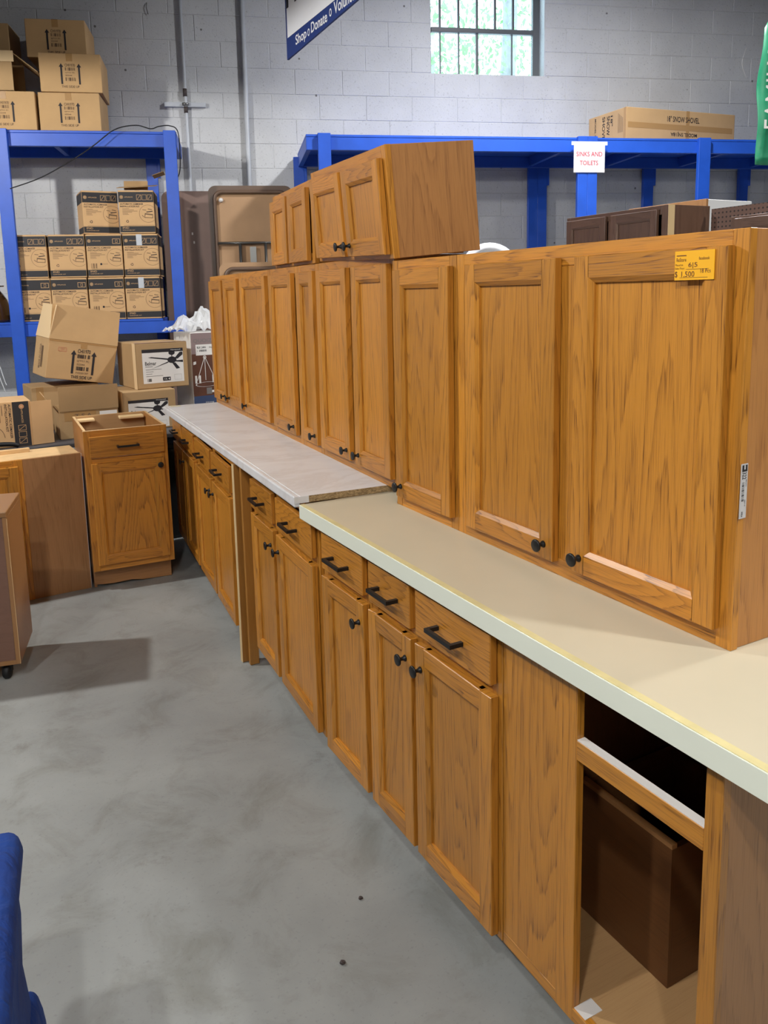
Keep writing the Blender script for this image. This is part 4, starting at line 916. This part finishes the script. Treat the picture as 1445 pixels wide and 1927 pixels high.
board('front_panel', wc, (0, 0, 0), (0.64, 0.018, 2.085), 'z', 'oak_far'); box('side_panel', wc, (0.622, 0.018, 0), (0.64, 0.42, 2.082), 'white_paint', 0.002); box('side_panel', wc, (0, 0.018, 0), (0.018, 0.42, 2.082), 'white_paint', 0.002); box('top_panel', wc, (0.018, 0.018, 2.06), (0.622, 0.42, 2.078), 'white_paint'); box('back_panel', wc, (0.018, 0.41, 0), (0.622, 0.42, 2.06), 'white_paint')
bs = thing('wash_basin', 'white oval wash basin propped upright behind the upper cabinets', 'basin', wp(2.17, 0.86, 1.47), TH)
obj('bowl', lathe_me([(0.24, 0.0), (0.245, 0.012), (0.235, 0.022), (0.20, 0.024), (0.185, 0.015), (0.15, -0.04), (0.08, -0.08), (0.0001, -0.09)], 32), 'porcelain', bs, (0, 0, 0.245)); 
bs.children[0].scale = (1.0, 1.0, 0.9)
box('stand', bs, (-0.16, -0.02, -1.5), (0.16, 0.14, 0.03), 'cardboard')

# ------------------------------------------------------------------ worktable in the corner with cartons
wt = thing('folding_table', 'low dark worktable carrying cartons in the back left corner', 'table', (-0.5, 4.985, 0), 0)
box('tabletop', wt, (0, 0, 0.69), (2.2, 1.05, 0.715), 'dark_top', 0.004)
for x, y in ((0.06, 0.06), (2.14, 0.06), (0.06, 0.99), (2.14, 0.99)): box('leg', wt, (x-0.02, y-0.02, 0), (x+0.02, y+0.02, 0.69), 'black')
ZW = 0.716
gs = thing('icemaker_carton', 'printed icemaker carton lying on its side on the worktable, flap open', 'carton', (0.048, 5.04, ZW), R(2), 'printed icemaker kit carton on the worktable')
gs_w, gs_h = 0.325, 0.268
box('body', gs, (0, 0, 0), (gs_w, 0.30, gs_h), 'cardboard_g', 0.004, 2)
o = box('flap', gs, (0, 0, 0.004), (0.118, 0.004, gs_h-0.008), 'cardboard_g', rot=(0, 0, R(10))); o.location = (gs_w-0.001, -0.004, 0)
P = Print((0, 0, 0), (1, 0, 0), (0, 0, 1))
P.rect(gs_w-0.10, 0.003, gs_w-0.012, gs_h-0.003, 'band'); bx = gs_w-0.056
P.disc(bx+0.005, gs_h-0.032, 0.014, 'cardboard_g', 1); P.ring(bx+0.005, gs_h-0.032, 0.011, 0.003, 'pink_print', 2); P.text('APPLIANCES', bx+0.0, 0.14, bx+0.010, 0.22, 'cardboard_g', 1, -1)
for k in range(3): P.frame(bx-0.02, 0.02+k*0.038, bx+0.022, 0.052+k*0.038, 0.002, 'cardboard_g', 1)
for k in (0, 2): P.line((bx-0.016, 0.024+k*0.038), (bx+0.018, 0.048+k*0.038), 0.002, 'cardboard_g', 1)
P.text('AUTOMATIC ICEMAKER', gs_w-0.122, 0.055, gs_w-0.108, 0.255, 'ink', 0, -1); P.text('INSTALLATION KIT', gs_w-0.142, 0.095, gs_w-0.128, 0.255, 'ink', 0, -1)
for k in range(6): P.rect(gs_w-0.158-k*0.012, 0.25-(0.06, 0.10, 0.12, 0.08, 0.05, 0.06)[k], gs_w-0.155-k*0.012, 0.25, 'ink_soft')
P.ring(0.10, 0.062, 0.075, 0.0025, 'ink_soft', 0, 0, 180); P.rect(0.07, 0.02, 0.085, 0.075, 'ink_soft'); P.rect(0.11, 0.02, 0.125, 0.08, 'ink_soft'); P.rect(0.07, 0.075, 0.14, 0.09, 'ink_soft')
P.build('print', gs)

ob = thing('open_carton', 'open brown carton with raised front flap on the worktable behind the drawer cabinet', 'carton', (0.532, 5.15, ZW), R(-1), 'open cartons on the worktable')
ow, od, oh = 0.345, 0.36, 0.172
for lo, hi in (((0, 0, 0), (ow, 0.005, oh)), ((0, od-0.005, 0), (ow, od, oh)), ((0, 0.005, 0), (0.005, od-0.005, oh)), ((ow-0.005, 0.005, 0), (ow, od-0.005, oh))): box('wall', ob, lo, hi, 'cardboard_d')
box('bottom', ob, (0, 0, 0), (ow, od, 0.004), 'cardboard_d')
o = box('flap', ob, (0.0, -0.004, 0), (ow, 0.0, 0.152), 'cardboard_d', rot=(R(6), 0, 0)); o.location = (0.004, 0, oh)
o = box('flap', ob, (-0.004, 0.01, 0), (0, od-0.03, 0.13), 'cardboard', rot=(0, R(-34), 0)); o.location = (0, 0, oh-0.01)
o = box('flap', ob, (-0.004, 0.01, 0), (0, od-0.03, 0.12), 'cardboard', rot=(0, R(4), 0)); o.location = (ow, 0, oh-0.002)
P = Print((0, 0, 0), (1, 0, 0), (0, 0, 1)); P.rect(0.235, 0.085, 0.338, 0.158, 'white'); P.text('SHIP TO', 0.25, 0.118, 0.325, 0.130, 'ink', 1); P.rect(0.03, 0.11, 0.215, 0.166, 'card_tape'); P.text('T.S.A', 0.09, 0.128, 0.19, 0.152, 'ink_soft', 1); P.build('print', ob)
box('paper', ob, (0.02, 0.06, 0.10), (0.14, 0.062, 0.31), 'paper')

sp = thing('shipping_carton', 'plain tan carton half hidden under the tilted carton by the blue post', 'carton', (0.42, 5.56, ZW), R(4), 'cartons on the worktable')
box('body', sp, (0, 0, 0), (0.42, 0.34, 0.29), 'cardboard_d', 0.004, 2); box('tape', sp, (0.03, -0.0006, 0.1), (0.075, 0, 0.288), 'card_tape')

tc_ = thing('open_carton', 'tilted open tan carton with tall raised flap reading this side up', 'carton', (0.507, 5.511, 1.068), group='open cartons on the worktable', rot=(R(1.97), R(9.98), R(8.2)))
tw, td, th_ = 0.435, 0.327, 0.255
box('body', tc_, (0, 0, 0), (tw, td, th_-0.02), 'cardboard', 0.004, 2)
for lo, hi in (((0, 0, th_-0.025), (tw, 0.005, th_)), ((0, td-0.005, th_-0.025), (tw, td, th_)), ((0, 0.005, th_-0.025), (0.005, td-0.005, th_)), ((tw-0.005, 0.005, th_-0.025), (tw, td-0.005, th_))): box('rim', tc_, lo, hi, 'cardboard')
o = box('flap', tc_, (0, -0.004, 0), (tw, 0.0, 0.225), 'cardboard', rot=(R(-6), 0, 0)); o.location = (0.002, 0.002, th_)
o = box('flap', tc_, (-0.004, 0, 0), (0, td, 0.22), 'card_edge', rot=(0, R(7), 0)); o.location = (0.0, 0.0, th_)
P = Print((0, 0, 0), (1, 0, 0), (0, 0, 1), 0.0012)
for x in (0.160, 0.290): P.arrow(x, 0.045, 0.198, 0.024, 'ink')
P.text('CHI1970', 0.184, 0.182, 0.266, 0.208, 'ink'); P.bars(0.184, 0.148, 0.266, 0.174, 22, 'ink'); P.text("Q'TY/1 PC", 0.184, 0.122, 0.264, 0.138, 'ink_soft'); P.text('223344', 0.184, 0.102, 0.236, 0.114, 'ink_soft'); P.bars(0.184, 0.068, 0.264, 0.094, 22, 'ink'); P.text('PY02201307', 0.184, 0.046, 0.264, 0.058, 'ink_soft'); P.text('THIS SIDE UP', 0.155, 0.014, 0.292, 0.034, 'ink')
P.frame(0.062, 0.182, 0.112, 0.208, 0.002, 'pink_print'); P.text('QC', 0.075, 0.188, 0.10, 0.202, 'pink_print'); P.rect(0.205, 0.0, 0.235, 0.012, 'card_tape'); P.rect(0.2, 0.214, 0.24, 0.252, 'card_tape'); P.rect(0.0, 0.242, tw, 0.254, 'card_tape', -1); P.build('print', tc_)
P = Print((0, td, 0), (0, -1, 0), (0, 0, 1), 0.0012); P.text('MADE IN CHINA', 0.12, 0.05, 0.16, 0.21, 'ink_soft', 0, 1); P.bars(0.17, 0.06, 0.22, 0.2, 5, 'ink_soft'); P.build('side_print', tc_)
tag(box('carton_wedge', None, (0, 0, 0), (0.06, 0.2, 0.028), 'cardboard_d', loc=(0.80, 5.60, 1.0415)), 'folded cardboard wedge under the tilted carton', 'cardboard')

def fan_label(x0, z0, x1, z1):
    P = Print((0, 0, 0), (1, 0, 0), (0, 0, 1)); w, h = x1-x0, z1-z0
    X = lambda a: x0+a*w
    Z = lambda a: z0+a*h
    P.rect(x0, z0, x1, z1, 'white'); P.rect(x0, Z(0.90), x1, z1, 'ink', 1); P.text('Honeywell', X(0.70), Z(0.925), X(0.94), Z(0.975), 'white', 2)
    P.text('Belmar', X(0.06), Z(0.53), X(0.33), Z(0.64), 'ink', 1); P.rect(X(0.06), Z(0.485), X(0.24), Z(0.50), 'grey_print', 1)
    c = (X(0.72), Z(0.66)); P.disc(c[0], Z(0.87), 0.022*w/0.28, 'ink', 1, 0.016*w/0.28); P.rect(c[0]-0.003, Z(0.70), c[0]+0.003, Z(0.85), 'ink', 1); P.disc(*c, 0.032*w/0.28, 'ink', 1, 0.022*w/0.28)
    P.poly([(X(0.14), Z(0.76)), (X(0.22), Z(0.74)), (X(0.62), Z(0.66)), (X(0.62), Z(0.70)), (X(0.22), Z(0.775))], 'ink', 1); P.poly([(X(0.20), Z(0.42)), (X(0.62), Z(0.58)), (X(0.64), Z(0.62)), (X(0.58), Z(0.595))], 'ink', 1)
    P.poly([(X(0.78), Z(0.70)), (X(0.92), Z(0.88)), (X(0.99), Z(0.885)), (X(0.99), Z(0.80)), (X(0.86), Z(0.68))], 'ink', 1); P.poly([(X(0.80), Z(0.63)), (X(0.99), Z(0.64)), (X(0.99), Z(0.57)), (X(0.82), Z(0.60))], 'ink', 1); P.poly([(X(0.72), Z(0.57)), (X(0.82), Z(0.38)), (X(0.91), Z(0.40)), (X(0.80), Z(0.57))], 'ink', 1)
    for k in range(4): P.rect(X(0.07), Z(0.40-k*0.065), X((0.45, 0.25, 0.22, 0.48)[k]), Z(0.412-k*0.065), 'grey_print', 1)
    P.bars(X(0.10), Z(0.05), X(0.20), Z(0.14), 8, 'ink', 1); P.rect(X(0.47), Z(0.05), X(0.66), Z(0.16), 'ink', 1); P.text('4 AL', X(0.50), Z(0.08), X(0.58), Z(0.13), 'white', 2); P.poly([(X(0.64), Z(0.07)), (X(0.64), Z(0.14)), (X(0.60), Z(0.105))], 'white', 2); P.frame(X(0.76), Z(0.06), X(0.94), Z(0.22), 0.0008, 'grey_print', 1)
    return P
f1 = thing('fan_carton', 'brown carton with a ceiling fan picture, upper of two beside the chandelier carton', 'carton', (1.037, 5.30, 0.9695), R(6.3), 'ceiling fan cartons on the worktable')
box('body', f1, (0, 0, 0), (0.349, 0.399, 0.299), 'cardboard_d', 0.006, 2); fan_label(0.042, 0.035, 0.318, 0.258).build('printed_label', f1); box('tape', f1, (0.0, 0.0, 0.299), (0.349, 0.05, 0.2997), 'card_tape'); box('corner_tape', f1, (-0.0008, 0.0, 0.0), (0.0, 0.06, 0.3), 'card_edge')
f2 = thing('fan_carton', 'brown carton with a ceiling fan picture, lower of two behind the drawer cabinet', 'carton', (0.924, 5.225, ZW), R(2), 'ceiling fan cartons on the worktable')
box('body', f2, (0, 0, 0), (0.338, 0.40, 0.2525), 'cardboard_d', 0.005, 2); fan_label(0.032, -0.0 + 0.01, 0.288, 0.196).build('printed_label', f2); box('corner_tape', f2, (-0.0008, 0.0, 0.0), (0.0, 0.05, 0.25), 'card_edge')

ch = thing('chandelier_carton', 'tall white carton with a chandelier picture, draped with clear plastic film', 'carton', (1.452, 5.50, ZW), R(8))
box('body', ch, (0, 0, 0), (0.262, 0.30, 0.60), 'white', 0.004, 2)
P = Print((0, 0, 0), (1, 0, 0), (0, 0, 1)); P.rect(0.003, 0.45, 0.259, 0.595, 'mauve_photo'); P.rect(0.003, 0.155, 0.259, 0.45, 'brown_photo'); P.rect(0.165, 0.155, 0.259, 0.45, 'mauve_photo', 1); P.rect(0.003, 0.003, 0.259, 0.155, 'navy_photo')
P.text('QUOIZEL', 0.02, 0.525, 0.20, 0.555, 'grey_print', 1); P.rect(0.035, 0.44, 0.22, 0.515, 'white', 1); P.text('BLK 24IN', 0.045, 0.488, 0.11, 0.502, 'ink', 2); P.bars(0.045, 0.465, 0.115, 0.479, 14, 'ink', 2); P.text('5-LIGHT', 0.135, 0.488, 0.19, 0.500, 'ink', 2)
for x in (0.035, 0.098, 0.17): P.line((0.098, 0.43), (x, 0.265), 0.004, 'white', 2)
P.ring(0.098, 0.425, 0.012, 0.004, 'white', 2); P.ring(0.105, 0.235, 0.085, 0.008, 'white', 2, ry=0.2)
for x in (0.026, 0.055, 0.155, 0.185): P.rect(x-0.007, 0.245, x+0.007, 0.30, 'white', 2)
P.rect(0.10, 0.165, 0.14, 0.21, 'grey_print', 2); P.rect(0.14, 0.175, 0.21, 0.19, 'white', 2); P.text('Dining', 0.09, 0.10, 0.15, 0.112, 'white', 1); P.rect(0.08, 0.07, 0.16, 0.073, 'white', 1); P.poly([(0.012, 0.375), (0.032, 0.38), (0.033, 0.40), (0.013, 0.397)], 'white', 2); P.build('print', ch)
# crumpled film: a displaced sheet over the carton's top
rr = random.Random(5); bm = bmesh.new(); nx, ny = 22, 18; g = []
for j in range(ny+1):
    for i in range(nx+1):
        a, b = i/nx, j/ny
        hgt = 0.015 + 0.155*math.exp(-((a-0.62)/0.22)**2-((b-0.45)/0.4)**2) + 0.095*math.exp(-((a-0.22)/0.13)**2-((b-0.4)/0.35)**2)
        hgt += rr.uniform(-0.013, 0.013); edge = min(a, 1-a, b, 1-b)
        if edge < 0.02: hgt = 0.02 + rr.uniform(-0.02, 0.02)
        g.append(bm.verts.new((-0.09+0.40*a+rr.uniform(-0.008, 0.008), -0.02+0.29*b+rr.uniform(-0.008, 0.008), max(0.004, hgt))))
for j in range(ny):
    for i in range(nx): q = j*(nx+1)+i; bm.faces.new((g[q], g[q+1], g[q+nx+2], g[q+nx+1]))
pf = obj('plastic_film', bm_mesh(bm, 'plastic_film'), 'plastic'); pf.location = (1.452, 5.52, ZW+0.602); pf.rotation_euler = (0, 0, R(8)); tag(pf, 'crumpled clear plastic film heaped on the chandelier carton', 'plastic')
tag(obj('black_hose', tube_me(smooth_path([(0.02, 5.006, 0.7295), (0.10, 5.002, 0.745), (0.19, 5.002, 0.748), (0.255, 5.004, 0.742), (0.285, 5.012, 0.7295)]), 0.013, 8), 'rubber'), 'black rubber hose end lying on the worktable edge behind the corner cabinet', 'hose')

# added black box standing in for the shade in the gap by the far cabinets
to = thing('dark_gap_filler', 'added black box under the worktable, standing in for shade beside the far base cabinet', 'box', (0.90, 5.09, 0), 0)
box('body', to, (0, 0, 0), (0.68, 0.42, 0.60), 'rubber', 0.02, 2); box('lid', to, (-0.012, -0.012, 0.60), (0.692, 0.432, 0.635), 'black', 0.008)
box('white_label', to, (0.03, -0.0015, 0.49), (0.055, 0, 0.52), 'white'); box('white_label', to, (0.03, -0.0015, 0.40), (0.062, 0, 0.412), 'white')

# bits dropped on the floor
for (x, y), r_, lab in (((0.672, 1.515), 0.006, 'small dark crumb of grit lying on the concrete floor, nearest the camera'), ((0.80, 1.675), 0.005, 'small grey pebble on the concrete floor close to the base cabinets')):
    bm = bmesh.new(); bmesh.ops.create_icosphere(bm, subdivisions=2, radius=r_)
    for v in bm.verts: v.co = Vector((v.co.x*1.2, v.co.y*0.9, v.co.z*0.7 + r_*0.68)) * (1 + 0.15*math.sin(v.co.x*900+v.co.y*700))
    tag(obj('grit', bm_mesh(bm, 'grit'), 'rust', None, (x, y, 0.0005)), lab, 'debris')
